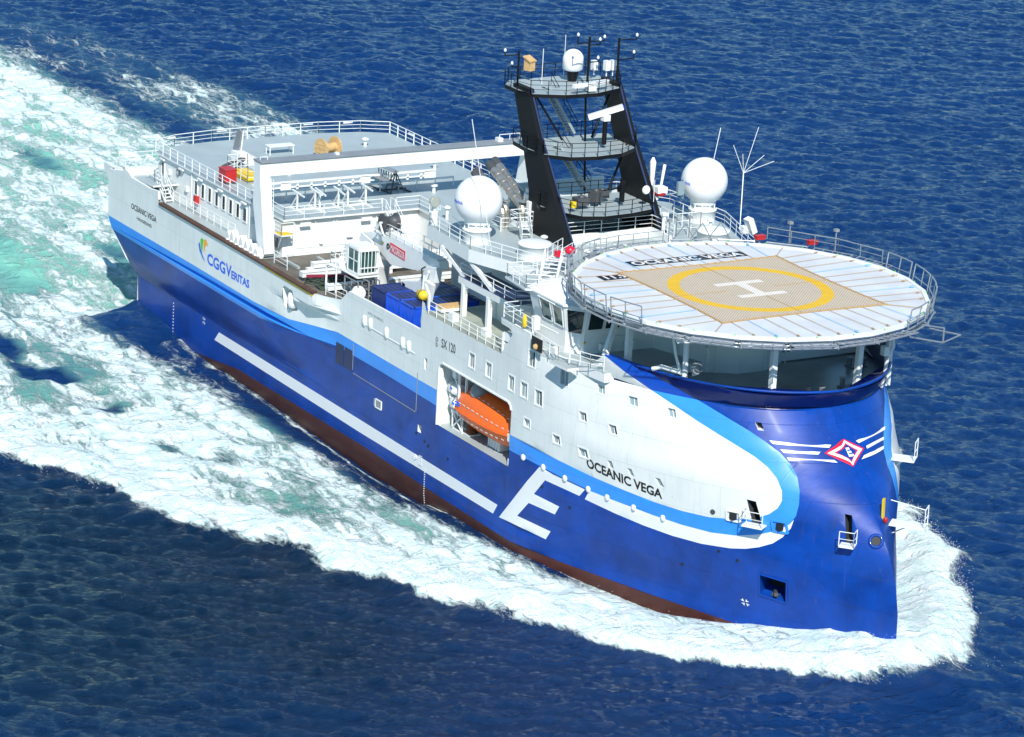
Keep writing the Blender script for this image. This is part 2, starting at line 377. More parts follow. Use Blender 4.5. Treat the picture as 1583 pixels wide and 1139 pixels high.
WINS=[(66.9,12.05,.85,1.15,'glass','g'),(69.55,12.05,.85,1.15,'paleglass','g'),(73.05,12.0,.85,1.15,'glass','g'),(74.9,12.0,.85,1.15,'paleglass','g'),(76.75,11.92,.85,1.15,'glass','g'),
 (75.7,14.65,.85,1.2,'glass','g'),(79.6,14.25,.95,1.25,'paleglass','g'),
 (75.4,9.57,.7,.62,'paleglass','s'),(78.6,9.35,.7,.62,'glass','s'),(81.6,11.83,.75,.65,'glass','s'),(81.1,9.12,.8,.65,'paleglass','s'),(84.5,11.6,.75,.65,'glass','s'),
 (83.6,14.18,.8,.6,'paleglass','s'),(86.9,14.0,.95,.62,'paleglass','s'),(90.8,13.85,.8,.6,'paleglass','s'),
 (59.6,9.7,.45,.95,'hole','d'),(59.1,4.1,.6,.6,'hole','d'),(83.4,8.93,.38,.55,'paleglass','l'),(85.0,8.8,.38,.55,'paleglass','l'),(87.2,8.64,.42,.6,'paleglass','l'),(99.8,13.9,.7,.5,'hole','d')]
DOORS=[('d1',[(101.2,6.9),(102.1,6.9),(104.5,8.75),(103.6,8.8)]),('d2',[(93.2,7.2),(93.9,7.15),(94.9,8.8),(94.2,8.85)])]
holesS=[BOATH,FAIRL,HATCH]+[rect(w[0],w[1],w[2],w[3]) for w in WINS]+[d[1] for d in DOORS]
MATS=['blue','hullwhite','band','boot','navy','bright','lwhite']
def hullside(name,holes,stbd,parent):
    poly=TOP+[(110,ZB),(0,ZB)]
    lines=[band_lo,band_hi,W_IN,B_OUT,BOOT,[(0,2.6),(45,2.6)],[(74,15.1),(110,15.1)],[(81.4,6.26),(79,6.5)],[(81.66,7.46),(78.5,7.78)],[(97.3,7.95),*W_OUT,(82.3,6.2)],[(0,6.6),(44.6,6.6)],[(33,9.2),(45,9.2)],[(33,9.8),(45,9.8)],[(41.3,9.8),(41.3,11)]]
    extra=[EPOLY,STRIPE] if stbd else []
    g=[]
    u=1.
    while u<110:
        st=.5 if (32<u<46.5) else (1.5 if u<74 else (.5 if u<98 else .3))
        z=ZB+.5; zst=.5 if u<96 else .33
        while z<17.2:
            if z<topz(u)-.15: g.append((u,z))
            z+=zst
        u+=st
    WB=W_OUT+[(80.95,6.28)]+[p for p in B_OUT[::-1] if p[1]<8.1]
    WBP=W_OUT[:]+B_OUT[::-1][0:9]
    def cl(x,y):
        if not inpoly(x,y,poly): return None
        for h in holes:
            if inpoly(x,y,h): return None
        if y<lerpk(BOOT,x): return 3
        if stbd and (inpoly(x,y,EPOLY) or inpoly(x,y,STRIPE)): return 6
        if inpoly(x,y,WHITE): return 1
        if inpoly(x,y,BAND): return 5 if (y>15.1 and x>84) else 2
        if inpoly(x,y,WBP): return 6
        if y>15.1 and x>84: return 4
        return 0
    vs,F,mi=cdt_region([poly]+extra+list(holes),cl,g,lines)
    if not stbd:
        vs=[Vector((220-v.x,v.y)) for v in vs]; F=[f[::-1] for f in F]
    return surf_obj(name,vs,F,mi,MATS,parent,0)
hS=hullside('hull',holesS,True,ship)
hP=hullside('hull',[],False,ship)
# bulwark inner skins and rims
def rimskin(name,u0,u1,zlow,mat,parent,th=.22,step=.8):
    b=MB(); n=int((u1-u0)/step)+1; cand=[u0+(u1-u0)*i/n for i in range(n+1)]+[p[0] for p in TOP if u0<p[0]<u1]+[220-p[0] for p in TOP if u0<220-p[0]<u1]
    cand=sorted(set(cand)); prev=None
    for u in cand:
        z=topz(u); o=hv(u,z); i=hv(u,z,-th)
        cur=[o,i]+[hv(u,zlow+(z-zlow)*t,-th) for t in ((.6,.18,.0) if zlow>14 else (.5,0,-.0))]
        if prev: b.add(prev+cur,[(k,k+1,k+6,k+5) for k in range(4)],False)
        prev=cur
    return b.build(name,mat,parent,fixn=False)
rimskin('bulwark',84.5,135.5,14.8,'navy',ship)  # 'navy' is the hull blue with shade and dark reflection in its colour
rimskin('bulwark',0.2,11.1,10.6,'white',ship)
rimskin('bulwark',44.9,58.5,10.6,'white',ship)
rimskin('bulwark',71.4,84.4,14.8,'white',ship)
rimskin('bulwark',161.5,219.8,10.6,'white',ship)
rimskin('bulwark',135.6,161.4,13.8,'white',ship)
# rim tube on the bow bulwark
b=MB(); pts=[hv(u,topz(u),-.08)+Vector((0,0,.03)) for u in np.arange(84.2,136,.8)]
b.path(pts,.11,6); b.build('bulwark_rim','blue',ship)
# transom
b=MB()
zs=[ZB,0,2.6,4.0,5.3,6.6,7.3,9,11,11.9]; Lp=[Vector(hull(0,z)) for z in zs]; Rp=[Vector(hull(220,z)) for z in zs]
b.add(Lp+Rp,[(i,i+1,len(zs)+i+1,len(zs)+i) for i in range(len(zs)-1)],mi=0)
b.build('transom','hullwhite',ship)
# windows in the hull
def inward(u,z): 
    p=hv(u,z); q=hv(u,z,-1); return (q-p)
def hull_window(w,name='window'):
    u,z,ww,hh,gm,kind=w; C4=rect(u,z,ww,hh); d={'g':.13,'s':.17,'l':.12,'d':.6}[kind]
    n=inward(u,z); n.z=0; n.normalize()
    O=[hv(a,c) for a,c in C4]; I=[p+n*d for p in O]
    b=MB(); b.add(O+I,[(0,1,5,4),(1,2,6,5),(2,3,7,6),(3,0,4,7)])
    # raised lip round the opening
    e=(O[1]-O[0]).normalized(); up=Vector((0,0,1))
    if kind in 'gs':
        L=[O[0]-e*.09-up*.09,O[1]+e*.09-up*.09,O[2]+e*.09+up*.09,O[3]-e*.09+up*.09]; L=[p-n*.035 for p in L]; O2=[p-n*.035 for p in O]
        b.add(L+O2+O,[(0,1,5,4),(1,2,6,5),(2,3,7,6),(3,0,4,7),(4,5,9,8),(5,6,10,9),(6,7,11,10),(7,4,8,11)])
        for i in range(4): b.bar(L[i]+n*.02,L[(i+1)%4]+n*.02,.03,.03)
    f=b.build(name,'white',ship,fixn=False)
    g=MB(); g.add(I,[(0,1,2,3)]); pn=g.build('pane' if kind!='d' else 'recess_back',gm,f,fixn=False)
    if kind in 'gs':
        g=MB(); g.tube((I[0]+I[1])/2-n*.02,(I[2]+I[3])/2-n*.02,.03,4); g.build('mullion','white',f)
        if gm=='glass':
            c=MB(); q=[I[0],I[0].lerp(I[1],.38),I[3].lerp(I[2],.42),I[3]]; c.add([p-n*.012 for p in q],[(0,1,2,3)]); c.build('curtain','paleglass',f,fixn=False)
    return f
for w in WINS: hull_window(w)
# hatch recess low on the bow with anchor
O=[hv(*p) for p in HATCH]; n=inward(92.9,2.3).normalized(); I=[p+n*1.6 for p in O]
b=MB(); b.add(O+I,[(0,1,5,4),(1,2,6,5),(2,3,7,6),(3,0,4,7)]); f=b.build('anchor_pocket','blue',ship,fixn=False)
b=MB(); b.add(I,[(0,1,2,3)]); b.build('recess_back','hole',f,fixn=False)
c=(O[0]+O[1])/2+n*.35+Vector((0,0,.25)); b=MB(); b.tube(c+Vector((-.5,.3,0)),c+Vector((.5,-.3,.1)),.16,8); b.box(c-Vector((0,0,.15)),(.5,.3,.25),(0,.3,.5)); b.build('anchor','dgrey',f)
e1=(O[2]-O[3]).normalized(); b=MB()
for i in range(4): b.bar(O[i]-n*.02,O[(i+1)%4]-n*.02,.12,.12)
b.build('frame','blue',f)
# open doors with little platforms
for k,(nm,P) in enumerate(DOORS):
    O=[hv(*p) for p in P]; n=inward(*P[0]); n.z=0; n.normalize(); I=[p+n*1.2 for p in O]
    b=MB(); b.add(O+I,[(0,1,5,4),(1,2,6,5),(2,3,7,6),(3,0,4,7)]); f=b.build('shell_door','dgrey',ship,fixn=False)
    b=MB(); b.add(I,[(0,1,2,3)]); b.build('recess_back','hole',f,fixn=False)
    e=(O[1]-O[0]).normalized(); m=(O[0]+O[1])/2; L=1.0; w_=.55 if k==0 else .8
    sd=n.cross(Vector((0,0,1))).normalized()
    b=MB(); b.box(m-n*L*.5-Vector((0,0,.06)),(w_*2,L,.1),Matrix((sd,n,Vector((0,0,1)))).transposed())
    a1=m-n*L+sd*w_; a2=m-n*L-sd*w_; a0=m+sd*w_-n*.05; a3=m-sd*w_-n*.05
    rail_mb(b,[a0,a1,a2] if k==0 else [a1,a2,a3],h=1.1,sp=1.2,n=2,r=.035); b.build('platform','white',f)
# portside mooring platforms folded out over the bow
for (u,z,L) in ((121.5,10.9,1.7),(117.2,7.9,2.6)):
    p=hv(u,z); n=-inward(u,z); n.z=0; n.normalize(); sd=n.cross(Vector((0,0,1)))
    b=MB(); b.box(p+n*L*.5,(L,1.3,.14),Matrix((n,sd,Vector((0,0,1)))).transposed())
    q=p+n*L; rail_mb(b,[q-sd*.6,q+sd*.6],h=1.5,sp=1.2,n=2,r=.045); b.tube(p+Vector((0,0,-.9)),p+n*L*.6,.05,5)
    if z<9: b.tube(q+sd*.6+Vector((0,0,1.5)),p+sd*.6+Vector((0,0,1.9)),.04,5)
    b.build('mooring_platform','white',ship)
b=MB(); p=hv(113.9,8.6); nn=-inward(113.9,8.6).normalized(); b.bar(p+nn*.05+Vector((0,0,1.3)),p+nn*.15+Vector((0,0,-1.3)),.35,.12); b.build('pilot_board','yellow',ship)
b=MB(); b.lathe(hv(113.6,8.3,.25),[(.1,-.2),(.22,0),(.1,.2)],10); b.build('buoy','red',ship)
# hawse ring
p=hv(106.3,7.25); n=-inward(106.3,7.25).normalized(); q=n.to_track_quat('Z','Y')
def ring_mb(b,p,q,r,t,n1=24,n2=8):
    V=[];F=[]
    for i in range(n1):
        a=2*math.pi*i/n1
        for j in range(n2):
            c=2*math.pi*j/n2; rr=r+t*math.cos(c); V.append(p+q@Vector((rr*math.cos(a),rr*math.sin(a),t*math.sin(c))))
    for i in range(n1):
        for j in range(n2): F.append((i*n2+j,((i+1)%n1)*n2+j,((i+1)%n1)*n2+(j+1)%n2,i*n2+(j+1)%n2))
    return b.add(V,F,True)
b=MB(); ring_mb(b,p,q,.45,.13); f=b.build('hawse_pipe','blue',ship)
b=MB(); b.tube(p-n*.1,p+n*.03,.42,18); b.build('pipe_mouth','hole',f)
# fairlead opening aft quarter with its roller
O=[hv(a,c) for a,c in FAIRL]; n=Vector((0,1,0)); I=[p+n*1.0 for p in O]; k=len(O)
b=MB(); b.add(O+I,[(i,(i+1)%k,k+(i+1)%k,k+i) for i in range(k)]+[list(range(k,2*k))]); f=b.build('fairlead','white',ship,fixn=False)
b=MB(); b.lathe((37.6,-14.75,8.45),[(.2,0),(.42,.1),(.5,.5),(.5,1.0),(.4,1.35),(.15,1.45)],18); b.build('roller','plastic',f)
# rounded fender domes along the band, round lights on the side
for i,(u,z) in enumerate([(75.05,6.72),(77.08,6.7),(79.0,6.54),(80.87,6.36),(82.29,6.2),(84.17,6.03),(86.17,5.85)]):
    b=MB(); p=hv(u,z); b.lathe(p,[(.26,-.05),(.26,.04),(.2,.1),(.08,.13)][::1],16,axis='y'); 
    for j,v in enumerate(b.v): b.v[j]=(v[0],2*p.y-v[1],v[2])
    b.build('side_fender_pad','plastic',ship)
for u,z in [(49.1,10.43),(50.14,10.45),(52.92,10.44),(55.7,10.38),(56.74,10.36)]:
    p=hv(u,z); b=MB(); b.lathe((p.x,p.y+.1,p.z-.05),[(.02,-.55),(.2,-.45),(.3,-.1),(.3,.35),(.22,.5),(.02,.55)],14); b.build('vent_cowl','white',ship)
b=MB(); p=hv(49,10.05); b.bar(hv(48.6,10.15,.03),hv(57.8,10.05,.03),.05,.05); b.build('rubbing_bar','white',ship)
# brown fender along the working deck edge
b=MB(); us=list(np.arange(11.4,41.6,1.5))+[42.0]
for a,c in zip(us,us[1:]): b.bar(hv(a,topz(a),-.1)+Vector((0,0,.08)),hv(c,topz(c),-.1)+Vector((0,0,.08)),.5,.2)
b.build('fender_strip','brown',ship)
b=MB(); b.bar(hv(33,10.9,.02),hv(41.8,10.72,.02),.1,.16); b.build('fender_strip','yellow',ship)
# sponson lip under the fender end
# garage panels and shell-door outlines
patch('side_shutter',[(0,[(44.3,5.5),(45.7,5.5),(45.7,7.28),(44.3,7.28)]),(0,[(45.85,5.52),(47.2,5.52),(47.2,7.28),(45.85,7.28)])],['dark_panel'],ship,off=.03)
patch('side_door',[(0,[(47.4,5.45),(58.3,5.3),(58.3,6.84),(47.4,6.92)])],['blue'],ship,off=.02)
b=MB()
for a,c in [((47.35,7.9),(47.35,5.7)),((58.4,8.6),(58.4,5.4))]: b.bar(hv(*a,.02),hv(*c,.02),.05,.05)
b.bar(hv(47.5,5.45,.02),hv(58.3,5.3,.02),.06,.06); b.build('door_seam','grey',ship)
b=MB(); b.bar(hv(51.75,4.1,.04)-Vector((0,0,.3)),hv(51.75,4.1,.04)+Vector((0,0,.3)),.06,.85,up=(1,0,0)); f=b.build('side_vent','grey',ship)
patch('side_grille',[(0,rect(52.15,4.1,.95,.62))],['grey'],ship,off=.05)
b=MB()
P=[hv(*p,.06) for p in rect(52.15,4.1,1.0,.68)]
for i in range(4): b.bar(P[i],P[(i+1)%4],.09,.09)
b.build('grille_frame','white',ship)
# odd boxes near the bow door
for (u,z,w_,h_,m) in ((91.95,7.38,.95,.75,'white'),(95.45,7.25,1.2,.8,'band')):
    b=MB(); P=[hv(*p,.05) for p in [(u-w_/2-.25,z-h_/2),(u+w_/2-.25,z-h_/2),(u+w_/2+.25,z+h_/2),(u-w_/2+.25,z+h_/2)]]
    for i in range(4): b.bar(P[i],P[(i+1)%4],.14,.14)
    f=b.build('draught_box',m,ship)
    b=MB(); c=sum(P,Vector())/4; b.box(c,(.4,.4,.5)); b.build('box_mouth','hole',f)
b=MB(); b.tube(hv(90.4,7.34,-.1),hv(90.4,7.34,.05),.2,12); b.build('overboard_pipe','dgrey',ship)
for u,z in [(63.9,3.05),(76.9,5.1),(79.1,4.3),(60.0,3.3),(60.6,3.1),(58.6,3.6),(89.5,4.3),(90.7,3.9),(86.5,2.4)]:
    b=MB(); b.tube(hv(u,z,-.1),hv(u,z,.04),.12,10); b.build('overboard_pipe','hole',ship)
# ---- lettering
def T(*a,**k): return hull_text('lettering',*a,ship,**k)
T('OCEANIC VEGA',(81.15,8.1),(86.75,7.36),(81.3,8.86),(87.1,8.10),'letter',bold=.03)
T('OCEANIC VEGA',(5.2,9.3),(10.75,9.3),(5.2,9.84),(10.75,9.84),'letter')
T('HAUGESUND',(6.5,8.55),(9.75,8.55),(6.5,8.85),(9.75,8.85),'letter')
T('SX 120',(62.02,11.78),(64.3,11.85),(62.0,12.5),(64.25,12.6),'letter',bold=.01)
T('IMO 9438652',(49.6,11.15),(52.3,11.15),(49.6,11.35),(52.3,11.35),'grey',bold=.0)
T('CGG',(21.6,8.25),(25.3,8.2),(21.55,9.3),(25.25,9.28),'blet',bold=.03)
T('V',(25.4,8.2),(26.5,8.2),(25.35,9.3),(26.5,9.3),'blet',bold=.03)
T('ERITAS',(26.5,8.2),(30.1,8.2),(26.5,8.95),(30.05,8.95),'blet',bold=.035)
patch('emblem',[(0,[(21.2,8.3),(20.6,8.55),(20.0,9.0),(19.7,9.6),(19.95,9.85),(20.2,9.3),(20.6,8.8)]),(1,[(20.55,8.95),(20.2,9.5),(20.1,10.1),(20.45,10.35),(20.75,10.2),(20.6,9.6)]),(2,[(20.9,9.0),(20.75,9.6),(20.85,10.3),(21.3,10.35),(21.75,9.85),(21.35,9.95),(21.05,9.6)])],['blet','green','logor'],ship,off=.02)
b=MB(); c=hv(61.3,12.25,.03); ring_mb(b,c,Vector((0,-1,0)).to_track_quat('Z','Y'),.16,.03,16,4); c2=c-Vector((0,0,.45)); ring_mb(b,c2,Vector((0,-1,0)).to_track_quat('Z','Y'),.14,.03,16,4); b.build('load_mark','grey',ship)
def cross_mark(u,z,s=.42,tilt=.0):
    P=[]
    for k in range(4):
        a=R(45+90*k); c,s_=math.cos(a),math.sin(a)
        P.append((0,[(u+.06*c-.0,z+.06*s_),(u+s*c-.14*s_,z+s*s_+.14*c),(u+s*.8*c,z+s*.8*s_),(u+s*c+.14*s_,z+s*s_-.14*c)]))
    patch('thruster_mark',P,['lwhite'],ship,off=.02)
cross_mark(18.45,2.1); cross_mark(90.45,.52,.32)
# freeboard marks
b=MB(); c=hv(58.6,1.55,.03); ring_mb(b,c,Vector((0,-1,0)).to_track_quat('Z','Y'),.2,.035,16,4); b.bar(c-Vector((.35,0,0)),c+Vector((.35,0,0)),.04,.05)
for k in range(5): b.bar(c+Vector((.7,0,.35-.18*k)),c+Vector((1.15,0,.35-.18*k)),.04,.05)
b.bar(c+Vector((.7,0,.35)),c+Vector((.7,0,-.4)),.04,.05)
for k in range(16): b.box(hv(60.3,1.0-.2*k,.02),(.12,.03,.08))
for k in range(10): b.box(hv(10.2,2.0-.3*k,.02),(.14,.03,.09))
b.build('draught_marks','lwhite',ship)
# bow emblem and speed stripes
L1=[(100.25,13.04),(107.27,12.85),(106.83,12.69),(100.46,12.84)]
L2=[(101.0,12.53),(105.49,12.46),(105.06,12.3),(101.22,12.32)]
L3=[(101.2,12.04),(106.73,11.96),(107.06,11.8),(101.27,11.84)]
R1=[(113.04,12.87),(120.35,12.88),(119.86,12.73),(113.43,12.7)]
R2=[(114.57,12.43),(119.1,12.44),(118.93,12.28),(114.64,12.26)]
R3=[(113.69,11.96),(118.66,11.96),(118.56,11.8),(113.01,11.78)]
patch('speed_stripe',[(0,p) for p in (L1,L2,L3)],['lwhite'],ship,off=.05,step=.2)
patch('speed_stripe',[(0,p) for p in (R1,R2,R3)],['lwhite'],ship,off=.085,step=.2)
def dia(k): return [(110.1-4.2*k,12.38),(110.9,12.34+.8*k),(110.1+4.1*k,12.34),(110.6,12.34-.83*k)]
patch('bow_emblem',[(0,dia(.6)),(1,dia(.69)),(2,dia(.91)),(1,dia(1))],['blue','crimson','lwhite'],ship,off=.045,step=.2)
hull_text('lettering','E',(110.2,12.08),(111.9,12.08),(109.7,12.62),(111.3,12.62),'lwhite',ship,bold=.05,off=.06)
def mirror(P): return [(x,-y) for x,y in P]
def slab(name,poly,z0,z1,mats,parent=None): 
    b=MB(); b.prism(poly,z0,z1,mi=0,mtop=1 if isinstance(mats,(list,tuple)) else 0); return b.build(name,mats,parent or ship)
def sym(P): return P+[(x,-y) for x,y in P[::-1]]
# ---------------------------------------------------------- decks inside the hull
def deckpoly(u0,u1,z,inset=.12,step=1.0):
    L=[]
    n=int((u1-u0)/step)
    for i in range(n+1):
        p=hv(u0+(u1-u0)*i/n,z,-inset); L.append((p.x,p.y))
    return L
slab('main_deck',sym(deckpoly(.3,45,10.75)),10.5,10.72,['white','deck'])
slab('working_deck',[(30,-14.6),(41,-14.6),(45,-13.8),(45,13.8),(41,14.6),(30,14.6)],10.72,10.74,['white','wood'])
slab('working_deck',[(45.02,-13.8),(58.8,-13.8),(58.8,13.8),(45.02,13.8)],10.4,10.62,['white','wood'])
slab('side_deck',[(58.7,-13.85),(72.9,-13.85),(72.9,13.85),(58.7,13.85)],13.55,13.78,['white','deckside'])
slab('bridge_deck',[(71.2,-13.8),(83.6,-12.3),(83.6,12.3),(71.2,13.8)],14.9,15.6,['white','deck'])
fd=deckpoly(83,109.6,14.8,.12,.8); slab('fore_deck',sym(fd),14.5,14.8,['white','deckdark'])
slab('poop_deck',[(-.2,-13.8),(4.3,-13.8),(4.3,13.8),(-.2,13.8)],10.9,11.0,['white','deck'])
# deck edge plates at the hull step (close the side deck forward end)
b=MB(); b.bb(58.6,58.75,-13.9,-3,10.6,13.55); b.bb(71.1,71.25,-13.9,13.9,13.7,15.5); b.build('bulkhead','white',ship)
# bright sloping gusset between the side deck and the bridge deck
b=MB(); b.vplate([(71.0,13.78),(73.2,15.62),(73.2,13.78)],'y',-13.9,-12.9); b.build('gusset_plate','white',ship)
# ---------------------------------------------------------- aft deckhouse
aft=[(4.2,-12.1),(2.9,-9.6),(2.2,-5.5),(2.1,0)]; aft=aft+[(x,-y) for x,y in aft[:-1][::-1]]
house=aft+[(30,12.1),(30,-12.1)]
b=MB(); b.prism(house,10.72,14.05); dh=b.build('aft_deckhouse','white',ship)
roof=[(3.9,-12.35),(2.6,-9.8),(1.9,-5.6),(1.8,0),(1.9,5.6),(2.6,9.8),(3.9,12.35),(47.5,12.35),(47.5,1.0),(30.5,1.0),(30.5,-12.3)]
slab('top_deck',roof,14.05,14.2,['white','deck'])
b=MB(); b.bb(30.05,47.3,1.3,12.1,10.6,14.05); b.build('aft_deckhouse','white',ship)
# side wall windows
wx=[12.45,13.9,15.35,16.8,18.25,19.7,21.15]
def wall_window(x,z,w=.62,h=1.25,y=-12.1,mat='glass',name='window'):
    b=MB()
    for a,c in (((x-w/2-.06,z-h/2-.06),(x+w/2+.06,z-h/2+.0)),((x-w/2-.06,z+h/2),(x+w/2+.06,z+h/2+.06)),((x-w/2-.06,z-h/2),(x-w/2,z+h/2)),((x+w/2,z-h/2),(x+w/2+.06,z+h/2))):
        b.bb(a[0],c[0],y-.08,y+.02,a[1],c[1])
    b.bb(x-w/2-.3,x-w/2-.06,y-.03,y+.01,z-h/2-.05,z+h/2+.05)
    f=b.build(name,'white',ship); g=MB(); g.bb(x-w/2,x+w/2,y-.02,y+.02,z-h/2,z+h/2); g.build('pane',mat,f); return f
for x in wx: wall_window(x,12.75)
wall_window(22.6,12.7,mat='paleglass'); wall_window(5.3,12.75,w=.55,h=1.4)
b=MB()
for z in (12.3,12.5,12.7,12.9,13.1): b.bb(22.35,22.9,-12.2,-12.12,z,z+.07)
b.build('louvre','dgrey',ship)
b=MB(); ring_mb(b,Vector((8.6,-12.15,13.3)),Vector((0,-1,0)).to_track_quat('Z','Y'),.32,.07,20,6); b.build('life_ring','grey',ship)
b=MB(); b.box((12.9,-12.3,11.75),(.55,.35,.7)); b.build('fire_box','red',ship)
for x in (5.5,9.6,13.6,17.8,22.6): MB().box((x,-12.3,14.0-.18),(.9,.25,.14)).build('floodlight','plastic',ship)
for y in (-10.2,-4.2): MB().box((30.6,y,13.75),(.2,1.0,.16)).build('floodlight','plastic',ship)
# front wall: door, pipes and seam
b=MB(); b.bb(30.0,30.06,-11.7,-10.9,10.9,12.8); f=b.build('door','white',ship); b=MB(); b.tube((30.1,-11.0,11.7),(30.1,-11.0,12.0),.03,6); b.build('handle','grey',f)
b=MB()
for y in (-9.3,-1.3,.2): b.bb(30.0,30.05,y,y+.07,10.8,14.0)
b.bb(30.0,30.05,-12,1,11.4,11.46); b.build('wall_seam','white',ship)
b=MB(); b.bb(30.0,30.25,3.0,4.3,12.9,13.9); b.bb(30.0,30.2,3.3,3.9,11.3,12.5)
b=MB(); b.bb(47.3,47.36,2.2,3.5,12.6,13.7); b.bb(47.3,47.36,2.3,3.2,10.9,12.2); b.build('wall_opening','hole',ship)
b=MB(); b.bb(27.5,29.2,-12.22,-12.1,11.0,12.3); b.build('side_hatch','grey',ship)
# walkway rails
railing([(24.5,-12.3,14.2),(4.0,-12.3,14.2)],ship,rp=.05,sp=1.55)
railing([(3.95,-12.3,14.2),(2.65,-9.8,14.2),(1.95,-5.6,14.2),(1.85,0,14.2),(1.95,5.6,14.2),(2.65,9.8,14.2),(3.95,12.3,14.2)],ship,sp=2.0,rp=.045)
railing([(3.95,12.3,14.2),(47.4,12.3,14.2)],ship,rp=.06,sp=1.6)
railing([(30.4,-12.2,14.2),(30.4,-2.6,14.2)],ship,sp=1.9); railing([(30.4,-1.2,14.2),(30.4,1.1,14.2),(47.4,1.1,14.2)],ship,sp=1.9)
railing([(30.4,-12.2,14.2),(28.0,-12.2,14.2)],ship)
for (x,y) in ((1.75,-4.5),(1.7,0.),(1.75,4.6),(2.3,8.6),(3.0,-10.4)): MB().box((x,y,15.15),(.14,1.0,.16)).build('floodlight','plastic',ship)
for x in (8,20,26): MB().box((x,12.4,15.0),(.9,.14,.16)).build('floodlight','plastic',ship)
# outer walkway rails between wall and fender
railing([(9.5,-13.0,10.75),(22.5,-13.0,10.75)],ship,sp=1.5); railing([(31.5,-13.6,10.75),(34,-13.6,10.75)],ship)
# poop rails and stair to walkway
railing([(-1.2,-13.9,11.9),(1.0,-13.95,11.95)],ship,h=.6); railing([(4.2,-13.9,12.4),(7.3,-13.9,12.3)],ship); railing([(-.9,-13.8,11.9),(-.9,13.8,11.9)],ship)
railing([(7.3,-13.9,12.3),(8.9,-13.9,12.3)],ship); b=MB(); stairs_mb(b,(7.6,-13.4,12.3),(9.6,-13.4,10.8),.8); b.build('stairs','white',ship)
slab('side_platform',[(5.0,-14.6),(8.6,-14.6),(8.6,-12.1),(5,-12.1)],12.05,12.2,['white','deck'])
b=MB(); b.vplate([(-1.9,11.5),(-1.9,12.05),(0,12.0),(0,9.8)],'y',-14.85,-14.65); b.build('stern_wing','hullwhite',ship)
# ---------------------------------------------------------- inner deck fittings on the top deck
b=MB(); b.bb(21.4,21.7,-11,7.5,15.0,15.15)
for i in range(14): b.bb(21.45,21.6,-10.8+i*1.4,-10.6+i*1.4,14.2,15.05)
b.bb(21.45,21.6,-11,7.5,14.55,14.65)
for y in (-8.2,-.2,6.4): b.bb(21.4,21.7,y,y+1.0,14.4,15.05)
b.build('guard_fence','white',ship)
b=MB(); b.tube((24.2,-11,15.0),(24.2,8.0,15.0),.1,6)
for i in range(11): b.tube((24.2,-10.8+i*1.88,14.2),(24.2,-10.8+i*1.88,15),.06,5)
b.build('bump_rail','white',ship)
b=MB(); stairs_mb(b,(30.6,-1.9,14.2),(35.4,-1.9,10.75),.9); 
for s_ in (-.45,.45):
    b.tube((30.6,-1.9+s_,15.2),(29.8,-1.9+s_,15.2),.035,5); b.tube((29.8,-1.9+s_,15.2),(29.8,-1.9+s_,14.2),.035,5)
b.build('stairs','white',ship)
# ---------------------------------------------------------- travelling gantry
g=MB(); g.bb(27.6,28.9,-13.9,13.9,17.75,19.0); g.build('gantry_beam','white',ship,bevel=.05)
g=MB(); g.bb(27.45,29.05,-13.9,13.9,19.0,19.06); g.bb(27.5,29.0,-13.92,-13.0,18.95,19.12); g.build('beam_walkway','grey',ship)
for s_,nm in ((-1,'gantry_leg'),(1,'gantry_leg')):
    g=MB(); g.vplate([(27.6,17.75),(28.9,17.75),(30.2,11.2),(29.9,10.9),(28.9,10.9),(27.6,15.2)] if s_<0 else [(27.6,17.75),(28.9,17.75),(30.6,14.3),(30.8,10.9),(26.8,10.9),(26.8,14.3)],'y',s_*13.9,s_*12.9)
    f=g.build(nm,'white',ship,bevel=.04)
    g=MB(); x0=29.4; 
    for z in np.arange(11.2,17.4,.35): g.tube((29.4-(z-11)*.06,s_*12.85,z),(29.8-(z-11)*.06,s_*12.85,z),.03,4)
    g.tube((29.4,s_*12.85,11),(29.0,s_*12.85,17.6),.03,4); g.tube((29.8,s_*12.85,11),(29.4,s_*12.85,17.6),.03,4); g.build('ladder','white',f)
g=MB(); g.bb(28.95,29.0,-13.7,-13.1,14.6,15.2); g.build('warning_plate','grey',ship)
g=MB(); rail_mb(g,[(28.2,-13.6,19.06),(28.2,-12.9,19.06)],h=.3,sp=.5,n=1); rail_mb(g,[(27.8,10.5,19.06),(27.8,13.7,19.06)],h=.5,sp=1,n=1); g.box((28.1,10.3,19.2),(.6,.5,.35)); g.box((28.3,-6.2,19.18),(.4,.3,.2)); g.build('beam_fittings','white',ship)
rb=random.Random(4)
for x,dz in ((24.7,0),(25.5,.25),(26.4,0),(27.3,.2),(28.3,.1),(29.3,0),(30.2,-.1)):
    g=MB(); g.vplate([(x-.4,10.95),(x+.4,10.95),(x+.3+rb.uniform(-.1,.1),11.7+dz),(x-.05,12.0+dz),(x-.35,11.5+dz)],'y',-14.8,-14.25); g.tube((x,-14.95,11.1),(x,-14.1,11.1),.24,10); g.tube((x-.3,-14.6,11.9+dz),(x+.5,-14.7,11.2),.07,6); g.build('gantry_bogie','white',ship)
# equipment platform with ladder beside the gantry leg
slab('small_platform',[(29.9,-12.9),(31.3,-12.9),(31.3,-11.7),(29.9,-11.7)],12.95,13.05,['white','yellow'])
railing([(29.9,-12.9,13.05),(31.3,-12.9,13.05),(31.3,-11.7,13.05)],ship); b=MB(); b.tube((31.2,-12.8,12.95),(30.0,-12.5,11.6),.06,6); b.build('brace','white',ship)
